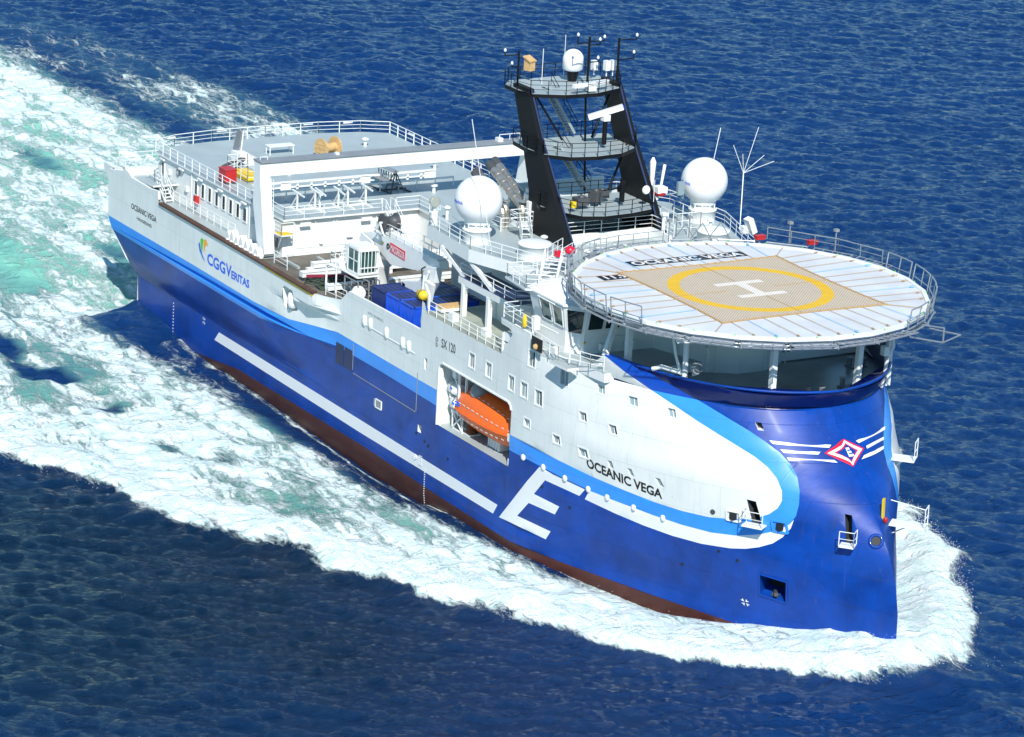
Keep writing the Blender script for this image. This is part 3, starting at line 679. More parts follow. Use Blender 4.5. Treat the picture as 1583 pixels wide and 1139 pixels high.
# ---------------------------------------------------------- working deck clutter fixed to the ship
for x,y0,z in ((37.6,-14.1,11.5),(34.6,-11.5,11.3),(41.4,-13.6,11.3)):
    b=MB(); b.bb(x-.3,x+.3,y0,9,z-.35,z+.05); b.bb(x-.36,x+.36,y0,9,z+.05,z+.1)
    for y in (-12,-9,-6,-3,0,4,8): b.bb(x-.25,x+.25,y,y+.6,10.74,z-.35)
    b.build('skid_beam','white',ship)
for y in (-12.6,-9.5,-6.5,-3.0): MB().bb(31.5,34,y,y+.25,10.74,10.95).build('cable_tray','inner',ship)
MB().bb(36.2,36.9,-9.5,-4.5,10.74,11.55).build('hydraulic_manifold','brown',ship)
b=MB(); b.bb(45.5,47.4,-3,8,13.1,13.3); b.build('cover_beam','white',ship)
b=MB(); b.bb(48.6,49.3,-2,13,12.7,13.6); b.tube((49.8,-1,12.5),(49.8,12.5,12.5),.3,10); b.tube((52.6,-1,11.7),(52.6,12.5,11.7),.35,10); b.build('streamer_guide','white',ship)
b=MB(); b.bb(47.6,48.4,-2,13,13.75,13.95); b.build('guide_edge','brown',ship)
# ---------------------------------------------------------- accommodation block under the starboard and port wings
for s_ in (-1,1):
    y=lambda v: s_*v
    b=MB(); b.prism([(60.6,y(8.9)),(69.0,y(8.9)),(69.0,0),(60.6,0)],16.9,18.6); b.build('deckhouse','white',ship)
    b=MB(); b.prism([(61.0,y(9.4)),(70.5,y(9.4)),(70.5,0),(61.0,0)],13.78,16.4); b.build('deckhouse','white',ship)
    slab('wing_gallery',[(60.0,y(11.6)),(69.0,y(11.6)),(70.2,y(9.2)),(70.2,0),(60.0,0)],16.35,16.9,['white','wblue'])
    railing([(60.1,y(11.5),16.9),(68.9,y(11.5),16.9),(70.1,y(9.3),16.9)],ship,sp=1.8)
    for x in (60.6,64.6): 
        b=MB(); b.bb(x,x+.38,y(11.45)-.19,y(11.45)+.19,13.78,16.35); b.vplate([(x+.38,16.36),(x+.38,15.5),(x+.6,16.1),(x+1.2,16.36)],'y',y(11.45)-.1,y(11.45)+.1)
        b.build('support_column','white',ship)
    for x in (60.6,65.2): MB().bar((x,y(11.3),16.9),(x-3.1,y(11.8),18.7),.3,.3).build('wing_brace','white',ship)
WING=[(50.6,-8.6),(54.6,-11.6),(62.3,-12.1),(72.0,-9.0),(72.6,-6.5),(72.6,0)]
WD=WING+[(x,-y) for x,y in WING[:-1][::-1]]
slab('wing_deck',WD,18.7,19.7,['white','deck'])
railing([(54.7,-11.5,19.7),(62.3,-12.0,19.7),(71.9,-9.0,19.7)],ship,sp=1.7)
railing([(50.9,-8.6,19.7),(54.7,-11.5,19.7)],ship)
railing([(50.7,8.7,19.7),(54.7,11.5,19.7),(62.3,12.0,19.7),(72.0,8.95,19.7)],ship,sp=1.6)
railing([(50.7,8.7,19.7),(50.7,3.2,19.7)],ship)
# house below the wing deck aft part (casing) and its stern wall
b=MB(); b.bb(51.5,62,-7.4,7.4,13.6,18.7); b.build('casing','white',ship)
b=MB(); b.bb(51.2,51.5,-2.2,6.9,14.3,21.6); b.bb(55.6,59.6,-3.2,-3.05,19.7,22.4) ; b.build('smoke_screen','white',ship)
b=MB(); b.bb(58.7,59.2,-4.9,-4.0,19.7,22.2); b.build('smoke_screen','white',ship,bevel=.05)
# exhaust pipes: riser, elbow, raked run, cut end
for i,(x,y) in enumerate(((57.3,-4.3),(56.2,-3.2),(57.5,-6.3),(56.6,-5.5))):
    b=MB(); r=.36 if i<2 else .28; top=20.8; L=4.4 if i<2 else 3.6
    P=[Vector((x,y,19.7)),Vector((x,y,top)),Vector((x-.2,y,top+.4)),Vector((x-.6,y,top+.6)),Vector((x-L-.6,y,top+.6+L*.40))]
    for a_,c_ in zip(P,P[1:]): b.tube(a_,c_,r,14); 
    for p in P[1:-1]:
        bmv=MB(); b.lathe(p,[(.02,-r),(r*.7,-r*.7),(r,0),(r*.7,r*.7),(.02,r)],14)
    for k in range(4):
        q=P[3].lerp(P[4],.15+k*.22); dd=(P[4]-P[3]).normalized(); b.tube(q,q+dd*.06,r+.035,14)
    for k in range(3): q=P[0]+Vector((0,0,.5+k*.75)); b.tube(q,q+Vector((0,0,.05)),r+.03,14)
    f=b.build('exhaust_pipe','steel',ship)
    b=MB(); dd=(P[4]-P[3]).normalized(); b.tube(P[4],P[4]+dd*.9,r*1.02,14,cap=False); b.tube(P[4]+dd*.5,P[4]+dd*.52,r*.95,14); b.build('pipe_end','dgrey',f)
railing([(58.2,-6.9,19.7),(54.6,-7.3,19.7)],ship); railing([(58.3,-6.9,19.7),(58.6,-5.0,19.7)],ship)
b=MB(); stairs_mb(b,(60.4,-6.0,20.6),(61.9,-6.6,19.7),.8); rail_mb(b,[(59.2,-5.2,20.6),(60.4,-5.2,20.6),(60.4,-6.6,20.6),(59.2,-6.6,20.6)],h=1.1,sp=1,closed=True); b.box((59.8,-5.9,20.55),(1.2,1.4,.08)); b.build('step_platform','white',ship)
# round hatches (liferaft stowage drums) on the wing deck
for s_ in (-1,1):
    b=MB(); b.lathe((66.0 if s_<0 else 67.2,s_*(8.3 if s_<0 else 7.6),19.7),[(1.28,0),(1.28,.98),(1.36,1.0),(1.36,1.14),(1.2,1.2),(.5,1.2)],36); b.build('round_hatch','white',ship)
# searchlight on a post
b=MB(); b.tube((54.6,-11.0,19.7),(54.6,-11.0,20.8),.3,10); b.tube((54.6,-11.0,20.8),(54.6,-11.0,21.3),.1,8); f=b.build('searchlight','white',ship)
b=MB(); b.lathe((54.6,-11.1,21.65),[(.15,-.3),(.4,-.1),(.45,.25),(.4,.27)],16,axis='x'); b.build('lamp_head','lamp',f)
# big red locker
# ---------------------------------------------------------- radomes
def radome(c,rr,pz,pr,label,stripe=True):
    b=MB(); n=24
    prof=[(pr*.98,-rr*.98)]; prof=[(pr,-math.sqrt(rr*rr-pr*pr)-.25)]+[(rr*math.cos(R(a)),rr*math.sin(R(a))) for a in range(-int(math.degrees(math.acos(pr/rr))),90,6)]+[(.02,rr)]
    b.lathe(c,prof,44); d=b.build('radome','radome',ship); tag(d,label)
    b=MB(); zb=c[2]-math.sqrt(rr*rr-pr*pr)-.25; b.lathe((c[0],c[1],pz),[(pr*1.04,0),(pr*1.04,(zb-pz)*.62),(pr*1.12,(zb-pz)*.64),(pr*1.12,(zb-pz)*.72),(pr*.8,(zb-pz)*.73),(pr*.8,zb-pz)],36); 
    for k in range(10):
        a=2*math.pi*k/10; x=c[0]+pr*.97*math.cos(a); y=c[1]+pr*.97*math.sin(a); b.tube((x,y,pz+(zb-pz)*.7),(x,y,zb+.05),.05,5)
    b.build('pedestal','white',d)
    return d
RS=radome((60.5,-10.4,23.15),1.92,19.7,1.05,'white radome ball on the starboard wing, nearer the camera crane')
RP=radome((60.7,10.8,23.1),1.92,19.7,1.05,'white radome ball on the far port wing')
for c,d in (((60.5,-10.4,23.15),RS),((60.7,10.8,23.1),RP)):
    me,x0,x1,y0,y1=text_mesh('Marlink',.02)
    for v in me.vertices:
        a=(v.co.x-x0)/(x1-x0)-.5; h=(v.co.y-y0)/(y1-y0)*.26-.0
        th=math.atan2(-.86,.05)+a*.62-.0; ph=h/1.92-.06; r_=1.935
        v.co=Vector(c)+Vector((r_*math.cos(ph)*math.cos(th),r_*math.cos(ph)*math.sin(th),r_*math.sin(ph)))
    me.materials.append(M['blet']); me.name='lettering'; link(bpy.data.objects.new('lettering',me),d)
# ---------------------------------------------------------- mast
for s_ in (-1,1):
    b=MB(); fr=[(65.2,19.7),(62.8,22.9),(59.7,27.0),(57.2,31.0)]; rr=[(54.8,31.0),(57.1,26.5),(58.6,23.1),(58.9,19.7)]
    P=fr+rr; n=len(P)
    y0=[4.45,4.4,4.3,4.15,4.15,4.3,4.4,4.45]
    V=[(x,s_*(y-.28),z) for (x,z),y in zip(P,y0)]+[(x,s_*(y+.28),z) for (x,z),y in zip(P,y0)]
    b.add(V,[[0,1,6,7],[1,2,5,6],[2,3,4,5],[n+0,n+1,n+6,n+7][::-1],[n+1,n+2,n+5,n+6][::-1],[n+2,n+3,n+4,n+5][::-1]]+[[i,(i+1)%n,n+(i+1)%n,n+i] for i in range(n)])
    if s_>0:
        for k in range(5): x0=60.0+k*.8; b.tube((x0,s_*4.1,20.2),(x0-2.0*(1-k*.1),s_*4.1,22.4),.05,4)
    b.build('mast_leg','black',ship)
    b=MB(); q=[(65.25,19.7),(62.85,22.9),(59.75,27.0),(57.25,31.0)]
    b.path([(x+.06,s_*(4.45-.3),z) for x,z in q],.07,5); b.build('edge_trim','wblue',ship)
def platform(z,P,th=.32,h=1.1,sp=1.15):
    b=MB(); b.prism(P,z-th,z-.02,mi=0); b.prism([(x*.985+sum(q[0] for q in P)/len(P)*.015,y*.985) for x,y in P],z-.02,z,mi=1,mtop=1)
    f=b.build('mast_platform',['black','deck'],ship)
    b=MB(); rail_mb(b,[(x,y,z) for x,y in P],h=h,sp=sp,closed=True,r=.03,rp=.035); b.build('railing','black',f); return f
P1=[(60.8,-4.9),(62.7,-4.3),(64.7,-3.3),(65.3,-1.5),(65.1,1.1),(64.5,3.4),(61.7,5.1),(60,4.5),(58.8,4.3),(58.4,-4.3)]
P2=[(55.4,-4.5),(58.2,-4.8),(60.2,-4.5),(61.8,-2.8),(62.2,-.6),(61.9,1.9),(60.6,3.9),(58.5,5.3),(56.4,5.3),(55.2,4.2)]
P3=[(52.6,-3.6),(53.8,-4.6),(56,-4.7),(57.6,-4.4),(58.8,-1.8),(58.9,1.2),(57.8,3.9),(55.4,5.2),(53.2,4.8),(52.3,1.0)]
PF1=platform(22.25,P1); PF2=platform(26.35,P2); PF3=platform(30.7,P3)
b=MB()
b.tube((57.2,1.6,19.7),(57.4,.9,30.5),.09,8)
for y0,y1 in ((-3.8,-1.2),(3.8,1.6)): b.tube((56.9,y0,30.8),(57.6,y1,26.7),.1,6)
b.tube((59.6,3.8,26.6),(60.0,1.9,22.6),.1,6); b.tube((57.8,-4.2,30.6),(56.2,-4.9,31.0),.08,5)
b.build('mast_strut','black',ship)
for a_,c_ in (((56.4,-2.3,31.0),(55.6,.9,26.7)),((59.2,-2.6,26.7),(58.2,.9,22.6)),((62.6,-.9,22.4),(60.0,.9,19.8))):
    b=MB(); stairs_mb(b,a_,c_,.75,rail=False); b.build('mast_stairs','deck',ship)
    b=MB(); A=Vector(a_);C_=Vector(c_)
    for o in (.5,1.0): b.tube(A+Vector((0,.5,o)),C_+Vector((0,.5,o)),.03,5)
    for t in (0,.25,.5,.75,1): q=A.lerp(C_,t)+Vector((0,.5,0)); b.tube(q,q+Vector((0,0,1)),.025,4)
    b.build('stair_handrail','black',ship)
# deckhouse at the mast foot and the pit in front of it
b=MB(); b.bb(56.6,58.6,-3.9,4.6,19.7,22.25); b.build('mast_house','white',ship)
b=MB(); b.box((58.9,-3.4,21.3),(.4,.7,.8)); b.build('fire_box','dred',ship)
b=MB(); b.bb(63.6,63.8,-4.0,4.0,19.7,20.5); b.bb(63.8,66.6,3.85,4.05,19.7,20.5); b.build('spray_board','white',ship)
railing([(63.7,-4.0,20.5),(63.7,4.0,20.5),(67.0,4.0,20.5)],ship,h=1.0,sp=1.6); 
b=MB(); b.tube((65.4,4.0,19.7),(65.4,4.0,22.0),.16,8); b.box((65.4,4.0,22.0),(.5,.5,.2)); b.build('post','white',ship)
b=MB(); rail_mb(b,[(59.2,6.0,19.7),(64.4,5.9,19.7),(64.4,8.2,19.7),(60.4,8.2,19.7)],h=1.9,sp=1.2,n=3); b.build('railing','white',ship)
# small radome and masts on the top platform
b=MB(); b.lathe((54.4,1.4,31.6),[(.62,0),(.84,.15),(.86,.9)]+[(.86*math.cos(R(a)),.9+.86*math.sin(R(a))) for a in range(10,90,10)]+[(.02,1.76)],28); f=b.build('radome','radome',ship); tag(f,'small white dome on the top mast platform')
b=MB(); b.tube((54.4,1.4,30.7),(54.4,1.4,31.65),.35,10,r2=.55); b.build('pedestal','black',f)
def pole(p,h,r=.09,mat='black',name='antenna_pole',extra=()):
    b=MB(); b.tube(p,(p[0],p[1],p[2]+h),r,6)
    for (dz,dy,L) in extra: b.tube((p[0],p[1],p[2]+dz),(p[0],p[1]+dy,p[2]+dz),.05,5); b.tube((p[0],p[1]+dy,p[2]+dz),(p[0],p[1]+dy,p[2]+dz+L),.05,5)
    f=b.build(name,mat,ship)
    for (dz,dy,L) in extra:
        b=MB(); b.lathe((p[0],p[1]+dy,p[2]+dz+L),[(.04,0),(.11,.06),(.11,.18),(.03,.3)],10); b.build('antenna_head','plastic',f)
    return f
pole((57.4,1.0,30.7),4.3,.1,extra=((3.8,-1.1,.6),(3.6,1.0,.3),(3.9,1.4,.2),(2.2,.9,.2)))
pole((56.3,4.5,30.7),3.8,.1,extra=((3.6,1.7,.2),(2.0,1.5,.4)))
pole((54.8,-4.0,30.7),2.9,.09,extra=((2.6,-1.3,.3),(1.6,-.6,.2)))
pole((54.6,-1.6,30.7),2.9,.03,'white','whip_antenna'); pole((53.2,1.3,30.7),3.6,.025,'white','whip_antenna')
for p_ in ((54.8,4.4,31.9),(54.8,5.0,31.9),(54.0,3.7,31.8)): MB().box(p_,(.5,.4,.8)).tube((p_[0],p_[1],31.0),p_,.05,5).build('aerial_box','plastic',ship)
b=MB(); b.box((53.2,-2.0,32.0),(.7,.6,.9),(0,0,.3)); b.box((53.2,-2.0,32.5),(.9,.8,.12),(0,.4,.3)); f=b.build('covered_lamp','ply',ship)
# radar scanners
b=MB(); b.tube((58.6,.6,31.0),(58.6,.6,31.3),.1,6); b.box((58.6,.6,31.05),(.7,.7,.35)); b.tube((57.6,.6,30.85),(58.6,.6,30.95),.1,6); f=b.build('radar_scanner','plastic',ship); b=MB(); b.box((58.6,.6,31.42),(.35,3.9,.28),(0,0,.25)); b.build('scanner_bar','plastic',f)
b=MB(); b.tube((60.0,1.3,26.7),(60.0,1.3,28.7),.2,10); f=b.build('radar_scanner','black',ship); b=MB(); b.box((60.0,1.3,28.9),(.6,.6,.5)); b.box((60.0,1.3,29.35),(.5,2.9,.42),(.35,0,-.5)); b.build('scanner_bar','plastic',f); b=MB(); b.box((60.35,1.5,29.5),(.06,2.3,.34),(.35,0,-.5)); b.build('scanner_stripe','blet',f)
b=MB(); b.tube((62.7,1.6,22.6),(62.7,1.6,24.4),.22,8); b.box((62.7,1.6,23.6),(.6,.6,.5)); b.tube((62.0,-2.2,23.3),(62.4,1.4,23.6),.05,5); b.build('antenna_pole','black',ship)
b=MB(); b.lathe((63.9,3.1,23.7),[(.3,-.12),(.38,0),(.3,.12)],16,axis='x'); b.build('navigation_light','plastic',ship)
for c_,s__,r__ in (((62.6,-2.2,22.9),(.9,1.1,.6),0),((62.2,-.6,23.05),(.8,.9,.9),.4),((61.2,.6,22.9),(.7,1.1,.6),0)): MB().box(c_,s__,(0,0,r__)).lathe((c_[0]+.1,c_[1],c_[2]+s__[2]/2),[(.25,-.05),(.3,.1),(.1,.25)],10).build('mast_equipment','dgrey',ship)
b=MB(); b.box((63.4,-3.4,22.9),(.4,.4,.5)); b.build('mast_equipment','yellow',ship)
# tall white antennas and red lamp at the port edge of the lowest platform
b=MB(); b.tube((60.5,5.8,22.6),(60.2,6.0,24.9),.13,10,r2=.27); b.tube((60.2,6.0,24.9),(60.2,6.0,25.3),.27,10,r2=.1); b.build('antenna_tube','radome',ship)
b=MB(); b.tube((61.6,5.9,22.6),(61.2,6.5,24.9),.1,8,r2=.14); b.build('antenna_tube','radome',ship)
b=MB(); b.box((62.7,5.2,23.3),(.9,.9,.5)); f=b.build('beacon','radome',ship); b=MB(); b.lathe((62.7,5.2,22.75),[(.25,0),(.5,.1),(.5,.35)],14); b.build('beacon_base','red',f)
b=MB(); b.box((61.6,7.9,22.9),(.3,.6,1.1)); b.tube((61.6,8.2,22.0),(61.6,8.2,23),.05,5); b.tube((61.6,8.2,22.6),(61.6,5.6,22.4),.06,5); b.build('flat_aerial','paleglass',ship)
pole((63.7,4.0,22.6),1.8,.03,'white','whip_antenna')
# branching whip antenna at the port wing, and single whips
b=MB(); P0=Vector((64.4,12.1,19.7)); P1_=Vector((62.9,13.1,24.1)); b.tube(P0,P1_,.045,6); b.build('whip_antenna','white',ship)
b=MB()
for d in ((-.4,-.9,2.3),(.0,-.2,1.6),(-.6,1.6,3.6),(.2,1.8,1.4),(.5,2.6,.9)): b.tube(P1_,P1_+Vector(d),.022,5)
b.build('whip_antenna','white',ship)
b=MB(); b.box((65.6,12.3,20.4),(.8,.5,1.3),(.4,0,0)); b.box((65.2,12.0,20.0),(.5,.5,.6)); b.build('antenna_mount','white',ship)
b=MB(); b.tube((59.4,11.6,19.7),(59.0,13.2,27.0),.03,5); b.build('whip_antenna','white',ship)
b=MB(); b.tube((64.0,-11.0,19.7),(63.0,-12.8,30.4),.03,5); b.build('whip_antenna','white',ship)
# ---------------------------------------------------------- wheelhouse
zt,zb=19.35,17.25
def wh(z,k): # slanted glazing: k=outward lean
    return [(73.0-.1,-12.3-.35*k),(77.7+.2*k,-12.3-.5*k),(78.9+.55*k,-11.3-.2*k),(79.4+.55*k,-5.2),(84.3+.2*k,-3.2),(85.1+.3*k,0)]
base=sym([(73.0,-12.2),(77.6,-12.2),(78.7,-11.2),(79.0,-5.2),(83.6,-3.6),(84.9,-1.2)])
b=MB(); b.prism(base,14.8,zb); b.build('wheelhouse','white',ship)
lo=[(73.0,-12.2),(77.6,-12.2),(78.7,-11.2),(79.0,-5.2),(79.3,0)]; hi=[(72.8,-12.75),(78.0,-12.75),(79.45,-11.4),(79.75,-5.2),(80.0,0)]
def lean(lo,hi,z0,z1,s):
    b=MB(); n=len(lo); V=[(x,s*y,z0) for x,y in lo]+[(x,s*y,z1) for x,y in hi]; b.add(V,[(i,i+1,n+i+1,n+i) for i in range(n-1)]); return b
for s_ in (1,-1):
    lean(lo,hi,zb,zt,s_).build('window_wall','white',ship)
    def win(A,B,t0,t1,z0=.12,z1=.9):
        A0,A1=Vector((lo[A][0],s_*lo[A][1],zb)),Vector((hi[A][0],s_*hi[A][1],zt)); B0,B1=Vector((lo[B][0],s_*lo[B][1],zb)),Vector((hi[B][0],s_*hi[B][1],zt))
        q=lambda t,h: A0.lerp(B0,t).lerp(A1.lerp(B1,t),h)
        P=[q(t0,z0),q(t1,z0),q(t1,z1),q(t0,z1)]; n=(P[1]-P[0]).cross(P[3]-P[0]).normalized()
        if n.x+n.y*(s_*-1)*-1*0<0 : n=-n
        if n.dot(Vector((.6,-.8*s_,0)) if A==0 else Vector((1,0,0)))<0: n=-n
        b=MB()
        for i in range(4): b.bar(P[i]+n*.03,P[(i+1)%4]+n*.03,.07,.07)
        f=b.build('window','white',ship); g=MB(); g.add([p+n*.02 for p in P],[(0,1,2,3)]); g.build('pane','glassg' if A==0 else 'glass',f,fixn=False)
    win(0,1,.30,.60); win(0,1,.68,.95); win(1,2,.12,.88,-.1,.9)
    for k in range(4): win(2,3,.03+k*.245,.245+k*.245)
    for k in range(3): win(3,4,.03+k*.32,.32+k*.32)
RF=sym([(72.6,-12.85),(78.1,-12.85),(79.6,-11.5),(79.95,0)])[:-1]; RU=sym([(73.2,-11.7),(77.2,-11.7),(78.3,-10.6),(78.6,0)])[:-1]
b=MB(); n=len(RF); V=[(x,y,zt) for x,y in RF]+[(x,y,zt+.12) for x,y in RF]+[(x,y,20.15) for x,y in RU]; b.add(V,[(i,(i+1)%n,n+(i+1)%n,n+i) for i in range(n)]+[(n+i,n+(i+1)%n,2*n+(i+1)%n,2*n+i) for i in range(n)]+[list(range(n))[::-1]],mi=0); b.add(V,[list(range(2*n,3*n))],mi=0); b.build('wheelhouse_roof','white',ship)
b=MB(); b.tube((75.0,-12.95,17.15),(77.6,-12.9,17.15),.06,6); b.build('wiper_rail','white',ship)
b=MB(); b.tube((79.3,-9.6,16.95),(79.3,-8.0,16.95),.07,6); b.build('hand_rail','white',ship)
b=MB(); b.tube((74.6,-13.0,19.3),(77.2,-13.05,19.3),.06,6); b.build('hand_rail','white',ship)
b=MB(); b.lathe((78.95,-11.3,16.6),[(.02,-.05),(.12,0),(.02,.05)],8,axis='x'); b.build('deck_lamp','yellow',ship)
# rails round the bridge deck
railing([(71.15,-13.85,16.75),(75.5,-13.85,16.6)],ship,h=1.15,sp=1.6); railing([(71.15,-13.8,16.75),(71.15,-9.5,16.75)],ship,h=1.15); railing([(75.7,-13.85,15.85),(79.3,-13.8,15.6),(80.6,-13.6,15.7)],ship,h=1.1,sp=1.2)
railing([(80.6,-13.55,15.75),(82.5,-12.9,15.75),(83.6,-12.4,15.8)],ship,h=1.1,sp=1.2)
slab('bridge_wing_step',[(79.0,-14.35),(81.4,-14.2),(81.4,-13.2),(79,-13.5)],15.35,15.55,['white','deck'])
b=MB(); b.box((75.0,-13.3,17.3),(.5,.5,1.0)); b.build('gate_locker','white',ship); b=MB(); b.box((76.6,-14.05,16.1),(1.5,.1,1.0)); b.build('dark_side_panel','hole',ship); b=MB(); b.lathe((76.6,-14.15,15.9),[(.05,-.2),(.22,-.1),(.22,.15),(.05,.25)],10); b.build('side_lamp','ply',ship)
b=MB(); b.lathe((74.4,-13.9,17.3),[(.05,-.5),(.2,-.35),(.18,.2),(.08,.55)],10); b.build('lifebuoy_light','yellow',ship)
b=MB(); b.tube((72.6,-11.9,15.6),(72.6,-11.9,19.3),.16,8); b.build('support_column','white',ship)
# stairs and landing from the wing deck to the helideck
slab('stair_landing',[(69.6,-13.0),(73.2,-13.3),(74.2,-11.6),(73.4,-9.0),(70.0,-10.2)],19.35,19.5,['white','deck'])
railing([(69.7,-12.9,19.5),(73.1,-13.2,19.5),(74.1,-11.6,19.5)],ship,sp=1.1); railing([(69.7,-12.9,19.5),(70.0,-10.4,19.5)],ship,sp=1.1)
b=MB(); stairs_mb(b,(71.2,-9.7,21.0),(73.0,-11.2,19.5),1.3,n=7); stairs_mb(b,(69.4,-7.2,20.9),(71.2,-9.6,20.9),1.2,n=5); b.build('stairs','white',ship)
b=MB(); b.lathe((71.3,-8.3,21.6),[(.05,-.35),(.4,-.2),(.42,.15),(.05,.35)],10); b.box((70.6,-8.9,21.2),(.5,.5,.4)); f=b.build('foam_monitor','crimson',ship)
railing([(66.0,-4.0,19.7),(67.5,-3.6,19.7),(69.4,-1.0,19.7)],ship); 
# ---------------------------------------------------------- small fittings that break up the plain walls
rf=random.Random(21)
for x,z in ((6.8,12.9),(10.6,12.2),(24.3,12.6),(25.6,11.9)):
    MB().box((x,-12.2,z),(rf.uniform(.3,.6),.22,rf.uniform(.3,.6))).build('junction_box','white',ship)
for x in (11.6,23.6,26.4): MB().tube((x,-12.18,10.8),(x,-12.18,14.0),.05,6).build('downpipe','white',ship)
for y in (-11.0,-9.0,-7.2,-6.9,-3.0,-2.7): MB().tube((30.12,y,10.8),(30.12,y,13.9),.05,6).build('downpipe','white',ship)
for y,z in ((-11.5,12.6),(-8.4,11.9),(-5.6,12.2),(-2.0,12.4),(-.4,11.7)): MB().box((30.15,y,z),(.25,rf.uniform(.3,.7),rf.uniform(.3,.7))).build('junction_box','white',ship)
for x in (62.5,65.5,68): MB().tube((x,-9.5,13.8),(x,-9.5,16.3),.05,6).build('downpipe','white',ship)
for x,z in ((62.0,17.8),(64.4,17.6),(67.2,17.9)): MB().box((x,-8.98,z),(.5,.16,.4)).build('junction_box','white',ship)
for (x,y,h) in ((53.5,-9.2,.9),(57.6,-10.2,.7),(63.9,-6.2,.8),(68.5,-5.0,.7),(56.5,8.8,.9),(63.5,9.8,.7),(69.5,6.2,.8),(69.2,-7.7,.5)):
    MB().tube((x,y,19.7),(x,y,19.7+h),.14,8).lathe((x,y,19.7+h),[(.14,0),(.3,.04),(.3,.16),(.1,.26)],12).build('deck_vent','white',ship)
for (x,y) in ((8,7.5),(13,5.5),(16,-4.5),(18,9.5),(26,5),(33,7),(37,10),(41,5),(44,9)):
    MB().tube((x,y,14.2),(x,y,14.75),.16,8).lathe((x,y,14.75),[(.16,0),(.34,.05),(.34,.18),(.1,.28)],12).build('deck_vent','white',ship)
for (x,y) in ((35,9),(40,8.5),(38.5,3.2)): MB().box((x,y,14.4),(1.2,1.2,.4)).box((x,y,14.63),(1.3,1.3,.06)).build('deck_hatch','white',ship)
for (x,y) in ((61.8,-12.9),(66.5,-12.6),(69.4,-12.0)): MB().box((x,y,14.1),(.8,.5,.6)).build('deck_locker','white',ship)
for (x,y) in ((74.2,-13.0),(77.9,-13.2)): MB().box((x,y,15.9),(.5,.35,.5)).build('deck_locker','white',ship)
for (x,y) in ((88.5,-6.5),(90.5,-3.5),(91.8,1.0),(90.8,4.8),(86.5,8.5)):
    b=MB()
    for d_ in (-.45,.45): b.tube((x+d_*.5,y+d_,14.8),(x+d_*.5,y+d_,15.5),.2,10); b.tube((x+d_*.5,y+d_,15.5),(x+d_*.5,y+d_,15.56),.27,10)
    b.box((x,y,14.85),(.9,1.5,.1)); b.build('mooring_bollard','grey',ship)
for i,(x,y) in enumerate(((84.3,-3.0),(85.05,1.0),(84.0,3.6),(81.2,-4.6))): MB().tube((x+.1,y,14.9),(x+.1,y,18.2),.06,6).build('downpipe','white',ship)
for y in (-9.6,-7.4): MB().box((79.15,y,16.2),(.3,.9,.5)).build('junction_box','white',ship)
# ---------------------------------------------------------- helideck
HX,HZ,HR=83.95,21.08,13.35
NS=24
hp=[(HX+HR*math.cos(2*math.pi*(i+.5)/NS),HR*math.sin(2*math.pi*(i+.5)/NS)) for i in range(NS)]
b=MB(); b.prism(hp,HZ-.3,HZ); hd=b.build('helideck','heli',ship)
b=MB()
for i in range(NS):
    a,c=hp[i],hp[(i+1)%NS]; b.bar((a[0],a[1],HZ-.02),(c[0],c[1],HZ-.02),.34,.26)
b.build('deck_edge','white',hd)
def disc(r,n=72,c=(HX,0)): return [(c[0]+r*math.cos(2*math.pi*i/n),c[1]+r*math.sin(2*math.pi*i/n)) for i in range(n)]
NH=7.3
# net: corners pulled out a little, sides sagging in
def netpt(s,t):
    return (HX+NH*s*(1-.035*(1-t*t)*abs(s)),NH*t*(1-.035*(1-s*s)*abs(t)))
bd=[]
for k in range(40):
    t=-1+2*k/40
    bd.append(('a',netpt(1,t)))
edge=[netpt(1,-1+k/20) for k in range(40)]+[netpt(1-k/20,1) for k in range(40)]+[netpt(-1,1-k/20) for k in range(40)]+[netpt(-1+k/20,-1) for k in range(40)]
def sheet(name,outer,holes,z,mat,th=.012):
    V=[];E=[]
    for L in [outer]+holes:
        n=len(V); V+= [Vector(p) for p in L]; E+=[(n+i,n+(i+1)%len(L)) for i in range(len(L))]
    vs,_,fs,*_=delaunay_2d_cdt(V,E,[],0,1e-6); F=[]
    for f in fs:
        c=sum((vs[i] for i in f),Vector((0,0)))/len(f)
        if inpoly(c.x,c.y,outer) and not any(inpoly(c.x,c.y,h) for h in holes): F.append(list(f))
    b=MB(); b.add([(v.x,v.y,z) for v in vs],F); return b.build(name,mat,hd)
r0,r1=5.35,6.3
H=[(1.55,-2.2),(1.55,-1.65),(.28,-1.65)]  # H drawn with its bars running across the ship
def hrect(x0,x1,y0,y1): return [(HX+x0,y0),(HX+x1,y0),(HX+x1,y1),(HX+x0,y1)]
Hp=[(HX+a,b_) for a,b_ in [(1.3,-2.1),(2.0,-2.1),(2.0,2.1),(1.3,2.1),(1.3,.42),(-1.3,.42),(-1.3,2.1),(-2.0,2.1),(-2.0,-2.1),(-1.3,-2.1),(-1.3,-.42),(1.3,-.42)]]
sheet('landing_net',edge,[disc(r1)],HZ+.03,'net'); sheet('aiming_circle',disc(r1),[disc(r0)],HZ+.03,'netring'); sheet('landing_net',disc(r0),[Hp],HZ+.03,'net'); sheet('landing_letter',Hp,[],HZ+.03,'neth')
b=MB(); b.path([(x,y,HZ+.06) for x,y in edge]+[(edge[0][0],edge[0][1],HZ+.06)],.06,5)
for y in (.0,):
    b.tube((HX-NH*.97,0,HZ+.05),(HX-2.1,0,HZ+.05),.02,4); b.tube((HX+2.1,0,HZ+.05),(HX+NH*.97,0,HZ+.05),.02,4); b.tube((HX,-NH*.97,HZ+.05),(HX,-2.2,HZ+.05),.02,4); b.tube((HX,2.2,HZ+.05),(HX,NH*.97,HZ+.05),.02,4)
